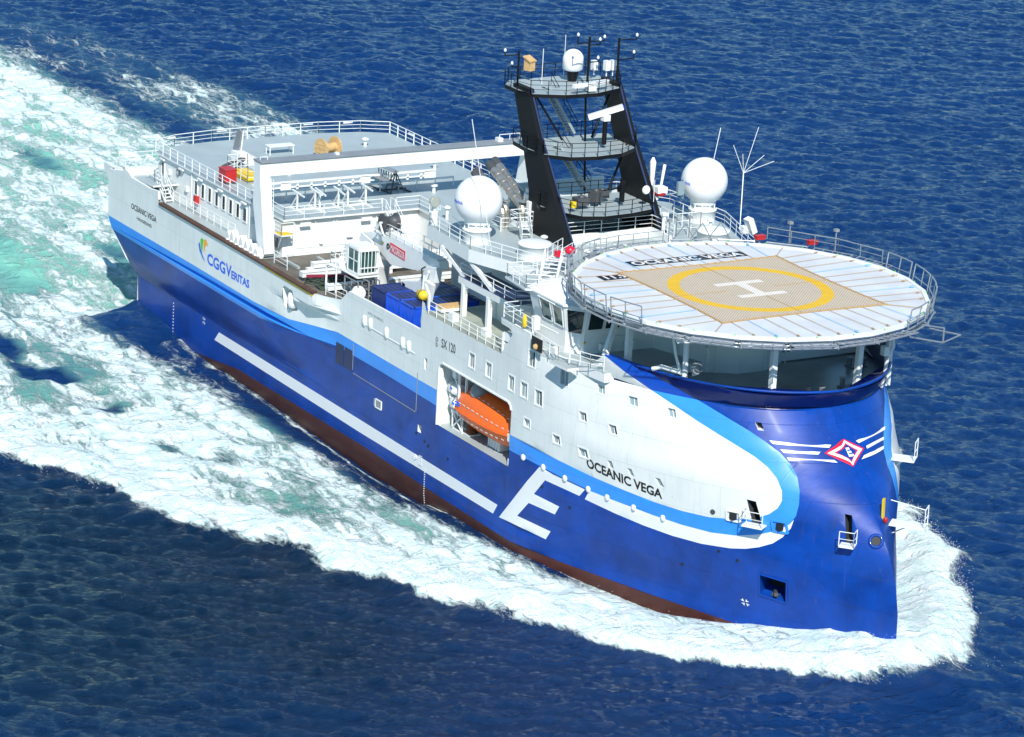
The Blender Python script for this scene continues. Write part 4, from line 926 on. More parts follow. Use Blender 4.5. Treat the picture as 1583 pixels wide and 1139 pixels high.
for k in range(0,160,2): # knots along the border
    x,y=edge[k]; b.box((x,y,HZ+.06),(.16,.16,.1),(0,0,k))
b.build('net_border_rope','rope',hd)

def rim(x,y,dx,dy):
    bx,by=x-HX,y; B=bx*dx+by*dy; C=bx*bx+by*by-(HR-.25)**2; t=-B+math.sqrt(B*B-C); return (x+dx*t,y+dy*t)
k=0
for side in range(4):
    for i in range(10):
        t=-.9+1.8*i/9; s=(1,t) if side==0 else (t,1) if side==1 else (-1,t) if side==2 else (t,-1)
        d=((1,t*.12) if side==0 else (t*.12,1) if side==1 else (-1,t*.12) if side==2 else (t*.12,-1)); L=math.hypot(*d); d=(d[0]/L,d[1]/L)
        p=netpt(*s); q=rim(p[0],p[1],*d); A=Vector((p[0],p[1],HZ+.06)); B_=Vector((q[0],q[1],HZ+.12))
        if k%4==1:
            straps=MB(); straps.bar(A,B_,.035,.03); e=A.lerp(B_,.93); straps.box(e,(.3,.14,.1),(0,0,math.atan2(d[1],d[0]))); straps.build('lashing_strap','strap',hd)
        else:
            ropes=MB(); ropes.tube(A,B_,.022,4); e=A.lerp(B_,.93); ropes.box(e,(.28,.09,.08),(0,0,math.atan2(d[1],d[0]))); ropes.build('lashing_rope','rope',hd)
        k+=1
for sx in (-1,1):
    for sy in (-1,1):
        p=netpt(sx,sy); d=(sx*.707,sy*.707); q=rim(p[0],p[1],*d); MB().tube((p[0],p[1],HZ+.06),(q[0],q[1],HZ+.12),.03,4).build('lashing_rope','rope',hd)
# name and weight figure on black panels
b=MB(); b.add([(HX-9.85,-5.1,HZ+.02),(HX-8.5,-5.15,HZ+.02),(HX-8.2,5.35,HZ+.02),(HX-9.55,5.35,HZ+.02)],[(0,1,2,3)]); b.build('name_panel','letter',hd,fixn=False)
flat_text('lettering','OCEANIC VEGA',(HX-8.62,-4.85,HZ+.04),(.03,1,0),(-1,.03,0),9.9,1.05,'lwhite',hd,.03)
b=MB(); b.add([(HX-6.95,-9.4,HZ+.02),(HX-5.7,-9.4,HZ+.02),(HX-5.7,-6.7,HZ+.02),(HX-6.95,-6.7,HZ+.02)],[(0,1,2,3)]); b.build('name_panel','letter',hd,fixn=False)
flat_text('lettering','11.9',(HX-5.85,-9.0,HZ+.04),(0,1,0),(-1,0,0),1.9,.95,'lwhite',hd,.03)
# perimeter safety netting frames, piping and raised rails
fr=MB(); fr2=MB(); mesh=MB()
def polar(r,a,z): return Vector((HX+r*math.cos(a),r*math.sin(a),z))
da=2*math.pi/NS
raised=lambda i: (i in (13,14,15,16,17,18)) or i in (1,2,3,4,5)
for i in range(NS):
    a0=da*(i+.5)+.02; a1=da*(i+1.5)-.02; am=(a0+a1)/2
    if raised(i):
        P=[polar(HR+.35,a0,HZ-.25),polar(HR+.55,a0,HZ+1.25),polar(HR+.55,am,HZ+1.25),polar(HR+.55,a1,HZ+1.25),polar(HR+.35,a1,HZ-.25)]
        fr.path(P,.05,5); fr.tube(polar(HR+.35,am,HZ-.25),P[2],.045,5); fr.tube(polar(HR+.4,a0,HZ+.35),polar(HR+.4,a1,HZ+.35),.035,5)
        fr.tube(polar(HR+.35,am,HZ-.2),polar(HR+.35,a1,HZ-.2),.05,5)
    else:
        P=[polar(HR+.2,a0,HZ-.3),polar(HR+1.6,a0,HZ-.12),polar(HR+1.6,a1,HZ-.12),polar(HR+.2,a1,HZ-.3)]
        fr.path(P,.05,5)
        for t in (.25,.5,.75): a=a0+(a1-a0)*t; fr.tube(polar(HR+.2,a,HZ-.3),polar(HR+1.6,a,HZ-.12),.035,5)
        for rr in (.55,.9,1.25): fr.tube(polar(HR+rr,a0,HZ-.22),polar(HR+rr,a1,HZ-.22),.022,4)
    for (rr,zz) in ((.25,-.42),(.5,-.62),(.1,-.75)): fr2.tube(polar(HR+rr,a0-.03,HZ+zz),polar(HR+rr,a1+.03,HZ+zz),.075,6)
    fr2.bar(polar(HR-.3,a0,HZ-.3),polar(HR+.6,a0,HZ-.7),.08,.1)
fr.build('safety_net_frame','alu',hd); fr2.build('perimeter_piping','alu',hd)
for i in range(28):
    a=2*math.pi*i/28; b=MB(); b.lathe(polar(HR+.05,a,HZ+.12),[(.06,0),(.06,.05),(.02,.08)],8); b.build('edge_lamp','green',hd)
# supporting structure
b=MB()
for i in range(8):
    a=2*math.pi*i/8+.2; b.bar(polar(0,a,HZ-.62),polar(HR-.3,a,HZ-.55),.3,.55)
for rr in (6,11.5):
    for i in range(16): b.bar(polar(rr,2*math.pi*i/16,HZ-.58),polar(rr,2*math.pi*(i+1)/16,HZ-.58),.25,.5)
b.build('support_girders','white',hd)
b=MB(); b.prism([(91.8,-5.6),(93.4,-5.6),(95.9,1.6),(95.9,3.4),(94.6,3.4)],HZ-1.1,HZ-.7); b.bar((91,-11,HZ-.95),(95,4.6,HZ-.95),.35,.35); b.bar((86.5,-10.8,HZ-.95),(89.4,-10.8,HZ-.95),.4,.4); b.build('support_girders','white',hd)
for P in (((93.5,-4.1),(93.5,-4.1)),((93.9,3.3),(93.7,3.3)),((91.3,7.9),(91.3,7.9)),((84.0,-10.6),(84.0,-10.6))):
    b=MB(); b.bar((*P[0],HZ-.8),(*P[1],14.8),.42,.42,up=(1,0,0)); b.build('support_column','white',hd)
b=MB(); b.bar((80.8,-9.3,HZ-.8),(82.9,-12.2,15.9),.36,.36,up=(1,0,0)); b.build('support_column','white',hd)
b=MB(); P=[(88.6,-9.9,HZ-.9),(88.9,-9.6,18.2),(89.2,-9.3,16.9)]; b.path(P,.11,8); b.tube((89.3,-9.0,HZ-.9),(89.3,-9.0,16.4),.22,8); b.build('drain_pipe','white',hd)
b=MB(); b.tube((89.9,-8.6,16.9),(89.9,-8.6,17.3),.14,8); b.path([(89.3,-9.3,17.0),(88.0,-10.2,17.2),(87.4,-10.6,16.9)],.17,8); f=b.build('winch_stand','white',ship)
b=MB(); b.lathe((90.1,-8.6,17.5),[(.38,-.16),(.42,-.1),(.42,.1),(.38,.16)],18,axis='x'); ring_mb(b,Vector((90.35,-8.6,17.5)),Vector((1,0,0)).to_track_quat('Z','Y'),.36,.07); b.build('hose_reel','grey',f)
b=MB(); b.path([(93.4,6.4,HZ-.8),(93.5,6.6,18.6),(92.9,6.6,17.4),(92.7,6.4,15.2)],.14,8); b.box((93.2,6.1,18.2),(.5,.5,.7)); b.build('drain_pipe','white',hd)
b=MB(); b.tube((91.6,3.6,HZ-.8),(91.6,3.6,18.0),.06,5); b.box((91.6,3.6,18.2),(.25,.3,.3)); b.build('hanging_sensor','grey',hd)
b=MB(); b.box((85.2,-.1,17.6),(.3,.75,.75)); b.box((84.7,2.9,17.5),(.25,.3,.3)); b.build('fire_box','dred',ship)
b=MB(); b.path([(84.4,-3.9,17.0),(84.8,-4.0,17.0),(84.8,-4.0,15.2)],.12,6); b.build('vent_pipe','white',ship)
# projecting frames aft of the deck on the port quarter and lamps
b=MB(); rail_mb(b,[(71.5,9.9,HZ-.1),(76.5,13.3,HZ-.1),(80.6,14.6,HZ-.1)],h=.95,sp=1.9,n=2,r=.04); b.bar((72,9.6,HZ-.3),(80.6,14.2,HZ-.3),.9,.08); b.build('access_walkway','alu',hd)
for p in ((73.0,11.0),(76.2,13.2),(68.8,4.2),(69.3,2.0)): MB().tube((*p,HZ-.2),(*p,HZ+1.5),.05,5).box((*p,HZ+1.5),(.35,.35,.2)).build('deck_lamp_post','grey',hd)
for p in ((70.1,4.6),(69.8,3.2),(70.3,6.2)): MB().path([(p[0]-.8,p[1]-.6,HZ-.2),(p[0],p[1],HZ+1.3),(p[0]+.2,p[1]+.9,HZ-.2)],.04,5).build('lamp_bracket','grey',hd)
for p in ((71.9,8.9,HZ+.2),(74.6,12.1,HZ+.2)): MB().box(p,(.45,.8,.28)).box((p[0],p[1],p[2]+.17),(.5,.86,.06)).build('fire_box','red',hd)
b=MB(); rail_mb(b,[(70.0,-6.4,HZ-.4),(69.0,-2.5,HZ-.4),(68.8,1.8,HZ-.4)],h=1.0,sp=1.6,n=2); b.bar((70.6,-6.2,HZ-.45),(69.6,2.2,HZ-.45),1.0,.08); b.build('access_walkway','alu',hd)
for s_ in (1,):
    b=MB(); b.path([(97.0,5.4,HZ-.7),(99.6,6.4,HZ-.5),(99.6,6.4,HZ+.6),(97.5,6.0,HZ+.3)],.07,6); b.path([(95.6,8.2,HZ-.7),(98.4,8.9,HZ-.5),(99.6,6.4,HZ-.5)],.06,6); b.build('safety_net_frame','alu',hd)
# ================================================================ lifeboat bay (part of the ship)
b=MB(); x0,x1,y0,y1,z0,z1=61.86,73.28,-13.97,-9.3,5.3,10.5
V=[(x,y,z) for x in (x0,x1) for y in (y0,y1) for z in (z0,z1)]
b.add(V,[(0,1,3,2),(4,6,7,5),(2,3,7,6),(1,5,7,3)],mi=0); b.add(V,[(0,2,6,4)],mi=1); 
b.build('lifeboat_bay',['white','deck'],ship,fixn=False)
b=MB(); P=[hv(a,c,.04) for a,c in BOATH]
b.tube(P[0]+Vector((.12,.25,0)),P[-1]+Vector((.12,.25,0)),.16,8); 
for i in range(2,len(P)): b.bar(P[i],P[(i+1)%len(P)],.1,.12)
b.build('bay_trim','white',ship)
b=MB(); b.tube((73.1,-13.8,6.9),(73.1,-13.8,8.0),.1,6); b.box((72.9,-13.7,7.5),(.5,.3,.6)); b.tube((73.1,-13.85,5.4),(73.1,-13.85,5.9),.12,8); b.build('bay_fairlead','white',ship)
b=MB()
for (x,y) in ((64.3,-13.5),(64.9,-13.2)): b.bar((x,y,6.8),(x,y,10.4),.16,.16,up=(1,0,0))
b.bar((62.6,-13.2,10.0),(64.5,-13.2,8.0),.14,.14)
b.box((63.3,-13.0,10.0),(.9,.5,.35)); b.lathe((63.4,-13.3,9.8),[(.3,-.2),(.3,.2)],12,axis='y'); b.build('davit','white',ship)
b=MB(); b.box((66.2,-10.9,5.9),(1.7,1.2,1.0)); b.box((69.0,-12.4,5.7),(1.9,.9,.7))
for k in range(5): b.tube((68.2+k*.4,-12.9,5.35),(68.4+k*.4,-12.9,6.1),.05,4)
b.build('boat_winch','white',ship)
# ================================================================ LIFEBOAT
lb=empty('lifeboat',(68.6,-12.35,5.95),'orange enclosed lifeboat with white reflector dashes, hanging in the side opening','lifeboat')
def loft(secs,caps=True,mi=0):
    b=MB(); n=len(secs[0]); V=[p for s_ in secs for p in s_]
    F=[(k*n+i,k*n+(i+1)%n,(k+1)*n+(i+1)%n,(k+1)*n+i) for k in range(len(secs)-1) for i in range(n)]
    b.add(V,F,True,mi)
    if caps: b.add(V,[list(range(n))[::-1],list(range((len(secs)-1)*n,len(secs)*n))],False,mi)
    return b
def lbsec(x,w,zk,zg,zt,m=0):
    pts=[(0,zk),(.45*w,zk+.12*(zg-zk)),(.85*w,zk+.5*(zg-zk)),(w,zg-.06),(w*1.03,zg),(w*.98,zg+.08),(w*.93,zg+.45*(zt-zg)),(w*.72,zg+.8*(zt-zg)),(w*.35,zt-.04),(0,zt)]
    return [(x,y,z) for y,z in pts]+[(x,-y,z) for y,z in pts[1:-1][::-1]]
LS=[(-4.55,.55,1.0,1.4,1.75),(-4.45,1.0,.55,1.3,2.2),(-4.0,1.3,.25,1.25,2.6),(-3.0,1.42,.08,1.2,2.85),(-1.5,1.5,0,1.2,2.9),(.5,1.5,0,1.2,2.75),(2.2,1.42,.05,1.25,2.55),(3.6,1.15,.25,1.35,2.3),(4.6,.65,.6,1.5,2.1),(5.1,.12,1.1,1.6,1.85)]
b=loft([lbsec(*s_) for s_ in LS]); b.build('boat_shell','orange',lb)
def lbside(x):
    for a,c in zip(LS,LS[1:]):
        if a[0]<=x<=c[0]:
            t=(x-a[0])/(c[0]-a[0]); return [a[i]+(c[i]-a[i])*t for i in range(5)]
b=MB()
for k in range(13):
    x=-4.1+k*.68; q=lbside(x); w,zk,zg,zt=q[1:]
    for (yy,zz) in ((w*.955+.02,zg+.36*(zt-zg)),(w*.93+.03,zk+.66*(zg-zk)),(w*.6+.0,zg+.88*(zt-zg))):
        for s_ in (-1,1): b.box((x,s_*yy,zz+.03*(yy<w*.7)),(.3,.03,.07),(-.35*s_ if yy>w*.7 else -1.1*s_,0,0))
b.build('reflector_dashes','lwhite',lb)
b=MB(); b.path([(s_[0],-(s_[1]*1.03+.02),s_[3]) for s_ in LS],.05,6); b.path([(s_[0],(s_[1]*1.03+.02),s_[3]) for s_ in LS],.05,6); b.build('rubbing_strake','orange',lb)
b=MB(); b.lathe((-2.1,-.5,2.72),[(.62,-.1),(.66,.1),(.6,.45),(.4,.68),(.02,.76)],18); f=b.build('conning_dome','grey',lb)
b=MB(); b.box((-3.7,-1.36,1.75),(.55,.03,.12),(-.15,0,.2)); b.box((-3.7,-1.36,1.55),(.55,.03,.12),(-.15,0,.2)); b.build('name_plate','blet',lb)
b=MB()
for x in (-3.2,3.4): b.tube((x,0,2.4),(x,0,3.3),.06,6); b.box((x,0,3.3),(.3,.2,.3))
b.build('lifting_hook','grey',lb)
b=MB(); b.tube((-4.5,0,.55),(-4.9,0,.5),.3,12); b.build('propeller_guard','dgrey',lb); lb.scale=(1.1,1.02,1.12)
# ================================================================ life rafts
def raft(loc,label,r=.52,L=1.8):
    t=empty('life_raft_canister',loc,label,'life raft','white life raft canisters in the lifeboat bay')
    b=MB(); b.lathe((0,0,0),[(.1,-L/2),(r*.8,-L/2+.05),(r,-L/2+.2),(r,-.05),(r*1.06,-.05),(r*1.06,.05),(r,.05),(r,L/2-.2),(r*.8,L/2-.05),(.1,L/2)],24,axis='x'); b.build('canister','plastic',t)
    b=MB()
    for x in (-.4,.4): b.lathe((0,0,0),[(r*1.02,x-.03),(r*1.03,x+.03)],24,axis='x')
    b.build('strap','white',t); b=MB(); b.box((0,-r,.1),(.3,.05,.2)); b.build('sticker','blet',t)
    b=MB(); b.bar((-.5,.35,-r-.15),(-.5,-.35,-r-.15),.1,.3); b.bar((.5,.35,-r-.15),(.5,-.35,-r-.15),.1,.3); b.build('cradle','white',t)
raft((62.9,-12.9,8.45),'upper white life raft canister at the aft end of the lifeboat bay')
raft((63.3,-12.9,7.3),'lower white life raft canister, under the other one in the lifeboat bay')
t=empty('raft_rack',(63.9,-12.9,5.3),'white lattice stand under the life raft canisters','rack')
b=MB()
for x in (-.8,.8):
    for y in (-.4,.4): b.bar((x,y,0),(x,y,1.5),.1,.1,up=(1,0,0))
b.bar((-.8,-.4,0.05),(.8,-.4,1.45),.1,.1); b.bar((.8,-.4,.05),(-.8,-.4,1.45),.1,.1)
for z in (.06,1.45): b.bar((-.8,-.4,z),(.8,-.4,z),.1,.1); b.bar((-.8,.4,z),(.8,.4,z),.1,.1)
b.build('frame','white',t)
t=empty('rope_coil',(65.2,-12.7,5.3),'coil of brown rope on a low stand in the lifeboat bay','rope coil')
b=MB()
for k in range(9): ring_mb(b,Vector((0,0,.25+k*.11)),Euler((.1*math.sin(k*2),.1*math.cos(k*3),0)).to_quaternion(),.42-.02*k,.07,16,6)
b.build('coil',nmat('rope_brown',(.22,.07,.02),.8,var=.4,vscale=3),t); b=MB(); b.box((0,0,.08),(1.1,1.1,.1)); b.build('stand','white',t)
# ================================================================ containers
def container(loc,label,mat):
    t=empty('shipping_container',loc,label,'container','containers standing side by side on the deck behind the crane')
    L,W,Hh=6.06,2.32,2.6
    b=MB()
    for x in (-W/2+.06,W/2-.06):
        for y in (0.06,L-.06): b.bb(x-.06,x+.06,y-.06,y+.06,0,Hh)
    for z in (.08,Hh-.06):
        b.bb(-W/2,W/2,0.01,.11,z-.07,z+.06); b.bb(-W/2,W/2,L-.11,L-.01,z-.07,z+.06); b.bb(-W/2,-W/2+.1,.1,L-.1,z-.07,z+.06); b.bb(W/2-.1,W/2,.1,L-.1,z-.07,z+.06)
    b.build('frame',mat,t)
    def corr(A,B,n,depth,nrm):
        b=MB(); A=Vector(A);B=Vector(B);nrm=Vector(nrm); P=[]
        for i in range(n):
            for t_,d in ((0,0),(.35,0),(.5,depth),(.85,depth)): P.append(A.lerp(B,(i+t_)/n)-nrm*d)
        P.append(B); m=len(P); b.add(P+[p+Vector((0,0,Hh-.25)) for p in P],[(i,i+1,m+i+1,m+i) for i in range(m-1)]); return b
    corr((-W/2+.1,.05,.12),(W/2-.1,.05,.12),9,.05,(0,-1,0)).build('end_panel',mat,t)
    corr((-W/2+.1,L-.05,.12),(W/2-.1,L-.05,.12),9,.05,(0,1,0)).build('end_panel',mat,t)
    corr((W/2-.03,.1,.12),(W/2-.03,L-.1,.12),22,.05,(1,0,0)).build('side_panel',mat,t)
    corr((-W/2+.03,.1,.12),(-W/2+.03,L-.1,.12),22,.05,(-1,0,0)).build('side_panel',mat,t)
    b=MB(); b.bb(-W/2+.08,W/2-.08,.08,L-.08,Hh-.08,Hh-.04)
    for k in range(12): b.bb(-W/2+.12,W/2-.12,.3+k*.48,.45+k*.48,Hh-.04,Hh-.015)
    b.build('roof_panel','contd',t)
    return t
container((50.0,-13.3,10.72),'dark navy container, the one nearest the crane post','contd')
container((52.42,-13.3,10.72),'bright blue container between the dark navy one and another blue one','cont')
container((54.84,-13.3,10.72),'bright blue container closest to the side deck railing','cont')
# ================================================================ deck crane
cr=empty('deck_crane',(43.4,-10.0,10.62),'grey white deck crane with glazed cab and folded boom beside the blue containers','crane')
b=MB(); b.lathe((0,0,0),[(1.3,0),(1.15,.15),(1.1,.4),(1.1,2.6),(1.3,2.8),(1.3,3.0)],32); b.build('pedestal','white',cr)
b=MB(); b.vplate([(-1.3,3.0),(1.2,3.0),(1.3,3.6),(.3,4.9),(-1.6,5.2),(-1.9,4.6)],'y',-.75,-.6); b.vplate([(-1.3,3.0),(1.2,3.0),(1.3,3.6),(.3,4.9),(-1.6,5.2),(-1.9,4.6)],'y',.6,.75); b.bb(-1.2,1.1,-.6,.6,3.0,3.9); b.build('slewing_post','white',cr)
JB=[(-1.9,5.1),(-.4,5.5),(2.9,5.95),(6.8,5.95),(11.3,5.95),(11.6,5.3),(9.6,4.75),(7.0,4.15),(3.2,3.6),(-.3,4.8),(-1.7,4.7)]
b=MB(); b.vplate(JB,'y',-.45,.45); f=b.build('boom','white',cr,bevel=.03)
flat_text('lettering','MACGREGOR',(3.2,-.49,4.75),(1,0,-.05),(0,0,1),2.4,.62,'lwhite',f,.02)
b=MB(); b.box((4.35,-.47,5.03),(2.6,.03,.8),(0,.05,0)); b.build('name_board','crimson',f); b=MB(); b.box((1.7,-.47,5.1),(.5,.03,.12)); b.build('plate','yellow',f)
b=MB(); ring_mb(b,Vector((2.75,-.5,5.1)),Vector((0,-1,0)).to_track_quat('Z','Y'),.2,.05,14,4); b.build('mark','letter',f)
b=MB(); rail_mb(b,[(-.4,-.5,5.6),(3,-.5,6.0),(11,-.5,6.0)],h=.95,sp=1.3,n=2,r=.03); rail_mb(b,[(-.4,.5,5.6),(3,.5,6.0),(11,.5,6.0)],h=.95,sp=1.3,n=2,r=.03); b.bb(0,11,-.45,.45,5.96,6.02); b.build('walkway_rail','white',cr)
b=MB(); b.lathe((1.9,0,6.9),[(.75,-.7),(.75,-.62),(.5,-.6),(.5,.6),(.75,.62),(.75,.7)],24,axis='y'); b.build('winch_drum','dgrey',cr)
b=MB()
for y in (-.9,.9): b.bar((1.2,y,6.0),(1.9,y,6.9),.12,.12); b.bar((2.6,y,6.0),(1.9,y,6.9),.12,.12); b.bar((1.0,y,6.05),(2.8,y,6.05),.12,.12)
b.tube((1.9,-.95,6.9),(1.9,.95,6.9),.1,8); b.box((.7,0,6.35),(.6,1.0,.6)); b.build('winch_frame','white',cr)
b=MB(); b.tube((.9,-.0,3.7),(5.2,0,4.0),.22,10); b.tube((5.2,0,4.0),(7.0,0,4.2),.13,10); b.tube((6.0,.3,4.1),(10,.3,4.2),.16,8); b.build('luffing_cylinder','white',cr)
b=MB(); b.vplate([(11.7,5.6),(11.4,4.2),(10.2,2.7),(9.2,2.3),(6.6,2.0),(6.0,2.2),(5.9,3.0),(6.5,3.1),(8.8,3.7),(9.9,5.2)],'y',-.85,-.25); b.build('folding_arm','white',cr,bevel=.03)
b=MB(); b.vplate([(10.6,4.3),(11.9,4.2),(11.2,1.9),(10.3,1.0),(9.9,1.3),(10.4,2.4)],'y',-1.3,-.95); b.tube((10.4,-1.2,4.6),(10.0,-1.2,1.2),.14,8); b.tube((10.9,-1.1,5.1),(9.3,-1.1,2.4),.12,8); b.build('knuckle','white',cr)
b=MB(); b.box((6.2,-.6,2.0),(.5,.5,1.8),(0,.15,0)); b.tube((6.2,-.6,1.1),(6.3,-.6,.6),.2,8); b.build('hook_block','grey',cr)
b=MB(); b.path([(9.9,-.9,5.2),(9.4,-.95,4.9),(9.6,-.95,4.2),(10.3,-1.0,3.6),(10.1,-1.0,2.6)],.06,6); b.build('hose','letter',cr)
# cab
cb=MB(); cb.bb(-.95,1.05,-2.9,-1.1,4.65,4.85); cb.bb(-.9,1.0,-2.85,-1.15,4.85,4.95); cb.bb(-.95,1.05,-2.9,-1.1,2.55,2.75); cb.bb(-.95,-.85,-2.9,-1.1,2.7,4.7)
for (x,y) in ((-.9,-2.85),(1.0,-2.85),(1.0,-1.15),(-.9,-1.15)): cb.bb(x-.06,x+.06,y-.06,y+.06,2.7,4.7)
cb.bb(-.9,1.0,-2.88,-2.82,3.7,3.78); cb.bb(.1,.17,-2.88,-2.82,2.75,4.7); cab=cb.build('cab','white',cr)
b=MB(); b.bb(-.84,.94,-2.84,-2.8,2.75,4.65); b.bb(.94,.97,-2.8,-1.2,2.75,4.65); b.build('glazing','glassg',cab)
b=MB()
for y in np.arange(-2.75,-1.1,.33): b.tube((1.25,y,2.75),(1.25,y,4.7),.035,5)
for z in (2.75,3.25,4.7): b.tube((1.25,-2.9,z),(1.25,-1.1,z),.05,5)
b.tube((1.0,-2.9,4.7),(1.25,-2.9,4.7),.04,5); b.tube((1.25,-2.9,2.7),(1.25,-2.9,4.75),.05,5); b.tube((1.25,-1.1,2.7),(1.25,-1.1,4.75),.05,5); b.build('window_guard','white',cab); cab.location=(1.1,0,0)
b=MB(); b.bb(-2.6,2.4,-3.1,-1.0,2.42,2.5); rail_mb(b,[(-.9,-3.05,2.5),(-2.5,-3.05,2.5),(-2.5,-1.0,2.5)],h=1.1,sp=.9); b.box((-2.3,-1.3,3.3),(.9,.7,1.5)); b.build('cab_platform','white',cr)
b=MB(); b.path([(-2.9,-3.2,0.2),(-2.9,-3.2,2.2),(-2.4,-3.2,2.4),(-1.2,-3.1,2.4)],.1,8); b.tube((-1.3,-3.1,.2),(-1.3,-3.1,2.4),.08,6); b.build('cab_support','white',cr)
b=MB(); b.bar((1.05,-.9,3.0),(1.3,-.9,4.4),.06,.14); b.bar((1.6,-.9,3.9),(1.45,-.9,4.4),.06,.14); b.build('hook','letter',cr); 
b=MB(); b.bar((1.3,-.92,2.9),(1.32,-.92,3.7),.06,.16); b.build('plate','yellow',cr)
# yellow float on the container roof
t=empty('yellow_float',(57.0-1.4,-12.2,13.35),'round yellow float lying on the blue container roof under the crane hook','float')
t.location=(54.3,-11.6,13.35)
b=MB(); b.lathe((0,0,.42),[(.05,-.6),(.36,-.5),(.42,0),(.36,.5),(.05,.6)],16,axis='x'); b.build('float_body','yellow',t); b=MB(); b.lathe((0,0,.42),[(.44,-.05),(.44,.05)],16,axis='x'); b.build('band','dgrey',t)
# ================================================================ cable reels
def reel(loc,rz,label):
    t=empty('cable_reel',loc,label,'cable reel',rz=rz)
    for y in (-.85,.85):
        b=MB(); b.lathe((0,0,.95),[(.12,y-.05),(.95,y-.05),(.95,y+.05),(.12,y+.05)],32,axis='y',smooth=False); b.build('flange','ply',t)
    b=MB(); b.lathe((0,0,.95),[(.4,-.8),(.4,.8)],24,axis='y'); b.build('drum','ply',t)
    b=MB()
    for y in (-.92,.92):
        for k in range(3): b.box((0,y,.95-.4+k*.4),(1.4 if k==1 else 1.1,.03,.08))
    b.build('brace_boards','ply',t)
reel((11.0,2.0,14.2),.25,'large pale plywood cable reel, two round flanges upright, on the aft top deck')
# stored small things on the top deck
def trestle(loc,rz,label):
    t=empty('pipe_trestle',loc,label,'trestle','white steel trestles along the front rail of the top deck',rz=rz)
    b=MB()
    for y in (-.9,.9): b.bar((-1.2,y,.08),(1.2,y,.08),.14,.14); b.bar((0,y,.1),(0,y,1.7),.14,.14,up=(1,0,0)); b.bar((-1.1,y,.1),(0,y,1.4),.1,.1); 
    b.bar((-.1,-.9,.1),(-.1,.9,.1),.12,.12); b.build('frame','white',t)
    for y in (-.9,.9): MB().bar((-1.0,y,1.75),(1.2,y,1.55),.12,.12).build('top_bar','white',t)
trestle((28.0,-8.9,14.2),.05,'white steel trestle nearest the gantry leg')
trestle((28.3,-6.8,14.2),-.04,'middle white steel trestle by the front rail of the top deck')
trestle((28.0,-3.9,14.2),.02,'white steel trestle farthest from the gantry leg')
t=empty('cable_stand',(22.8,1.7,14.2),'weathered grey metal frame standing alone in the middle of the top deck','stand',rz=.1)
b=MB(); b.box((0,0,.7),(4.2,.9,.08),(0,.04,0)); 
for k in range(6): b.tube((-1.2+k*.4,.1,.7),(-1.2+k*.4,.1,1.5),.06,5)
b.build('shelf','grey',t)
b=MB(); b.box((-.2,.2,1.8),(3.4,.5,.1),(0,.05,0)); b.bar((-1.8,-.3,2.0),(1.8,-.1,1.75),.12,.2); b.build('top_plate','alu',t)
b=MB()
for dx,dy in ((-.5,-.7),(.5,-.7),(-.5,.7),(.5,.7)): b.bar((1.6,0,1.9),(1.6+dx,dy,.05),.1,.1)
b.bar((-1.8,-1.1,.06),(2.4,-.9,.06),.12,.12); b.bar((-1.8,1.0,.06),(2.6,1.1,.06),.12,.12); b.bar((.8,-1.4,.05),(1.2,1.5,.05),.1,.1); b.build('legs','dgrey',t)
t=empty('deck_box',(16.8,-11.1,14.2),'red deck box behind the railing of the aft deckhouse roof','deck box')
b=MB(); b.box((0,0,.72),(1.5,1.1,1.1)); b.build('box_body','red',t,bevel=.05); b=MB(); b.box((0,0,.1),(1.4,1.0,.2)); b.build('skid','dgrey',t); b=MB(); b.box((0,0,1.3),(1.56,1.16,.07)); b.build('lid','red',t)
t=empty('yellow_skid',(14.6,-8.6,14.2),'yellow tray inside a white railed cage on the aft top deck','tray')
b=MB(); b.box((1.0,0,.25),(3.6,1.7,.3)); b.build('tray','yellow',t); b=MB(); rail_mb(b,[(-1,-1,.0),(3.2,-1,.0),(3.2,1,0),(-1,1,0)],h=1.7,sp=1.2,n=3,closed=True); b.build('cage','white',t)
t=empty('folded_dish',(9.6,-6.6,14.2),'grey dish antenna tipped on edge on a white base on the aft top deck','dish')
b=MB(); b.lathe((0,0,0),[(.05,0),(.9,.12),(1.35,.32),(1.3,.36),(.05,.06)],28)
b=MB(); b.vplate([(-.9,.9),(-.3,2.6),(.3,3.1),(.75,2.9),(.4,1.6),(-.2,.8)],'y',-.1,.05); b.build('dish','grey',t)
b=MB(); b.box((.5,0,.5),(1.8,1.0,.9)); b.tube((.6,0,.9),(.8,.1,3.0),.08,6); b.box((1.2,.6,.3),(1.4,.7,.6)); b.build('base','white',t)
t=empty('rubber_track_frame',(12.2,-8.2,14.2),'black looped hose guide lying beside the tipped dish antenna','hose guide')
b=MB(); b.path([(0,-1.2,.25),(.9,-1.25,.25),(1.3,-.9,.3),(1.2,-.4,.4),(-.4,1.2,.7),(-.6,.9,.7),(-.1,-.9,.35),(0,-1.2,.25)],.14,8); b.build('hose_loop','dgrey',t)
t=empty('work_bench',(8.2,-1.6,14.2),'low white metal bench between the dish antenna and the cable reel','bench')
b=MB(); b.box((0,0,.8),(1.0,2.6,.08)); b.build('top','white',t); b=MB()
for x in (-.4,.4):
    for y in (-1.2,1.2): b.tube((x,y,0),(x,y,.8),.05,5)
b.build('legs','white',t)
t=empty('safety_locker',(46.6,-1.9,13.75),'dark red locker with sloping lid between the crane boom and the radome','locker')
t.location=(48.6,-1.2,14.2); 
b=MB(); b.bb(-.7,.7,-.8,.8,-.05,1.45); b.build('locker_body','dred',t,bevel=.05); b=MB(); b.bb(.7,.74,-.7,.7,.1,1.3); b.build('door','dred',t); b=MB(); b.tube((.78,.5,.6),(.78,.5,.9),.03,6); b.build('handle','grey',t)
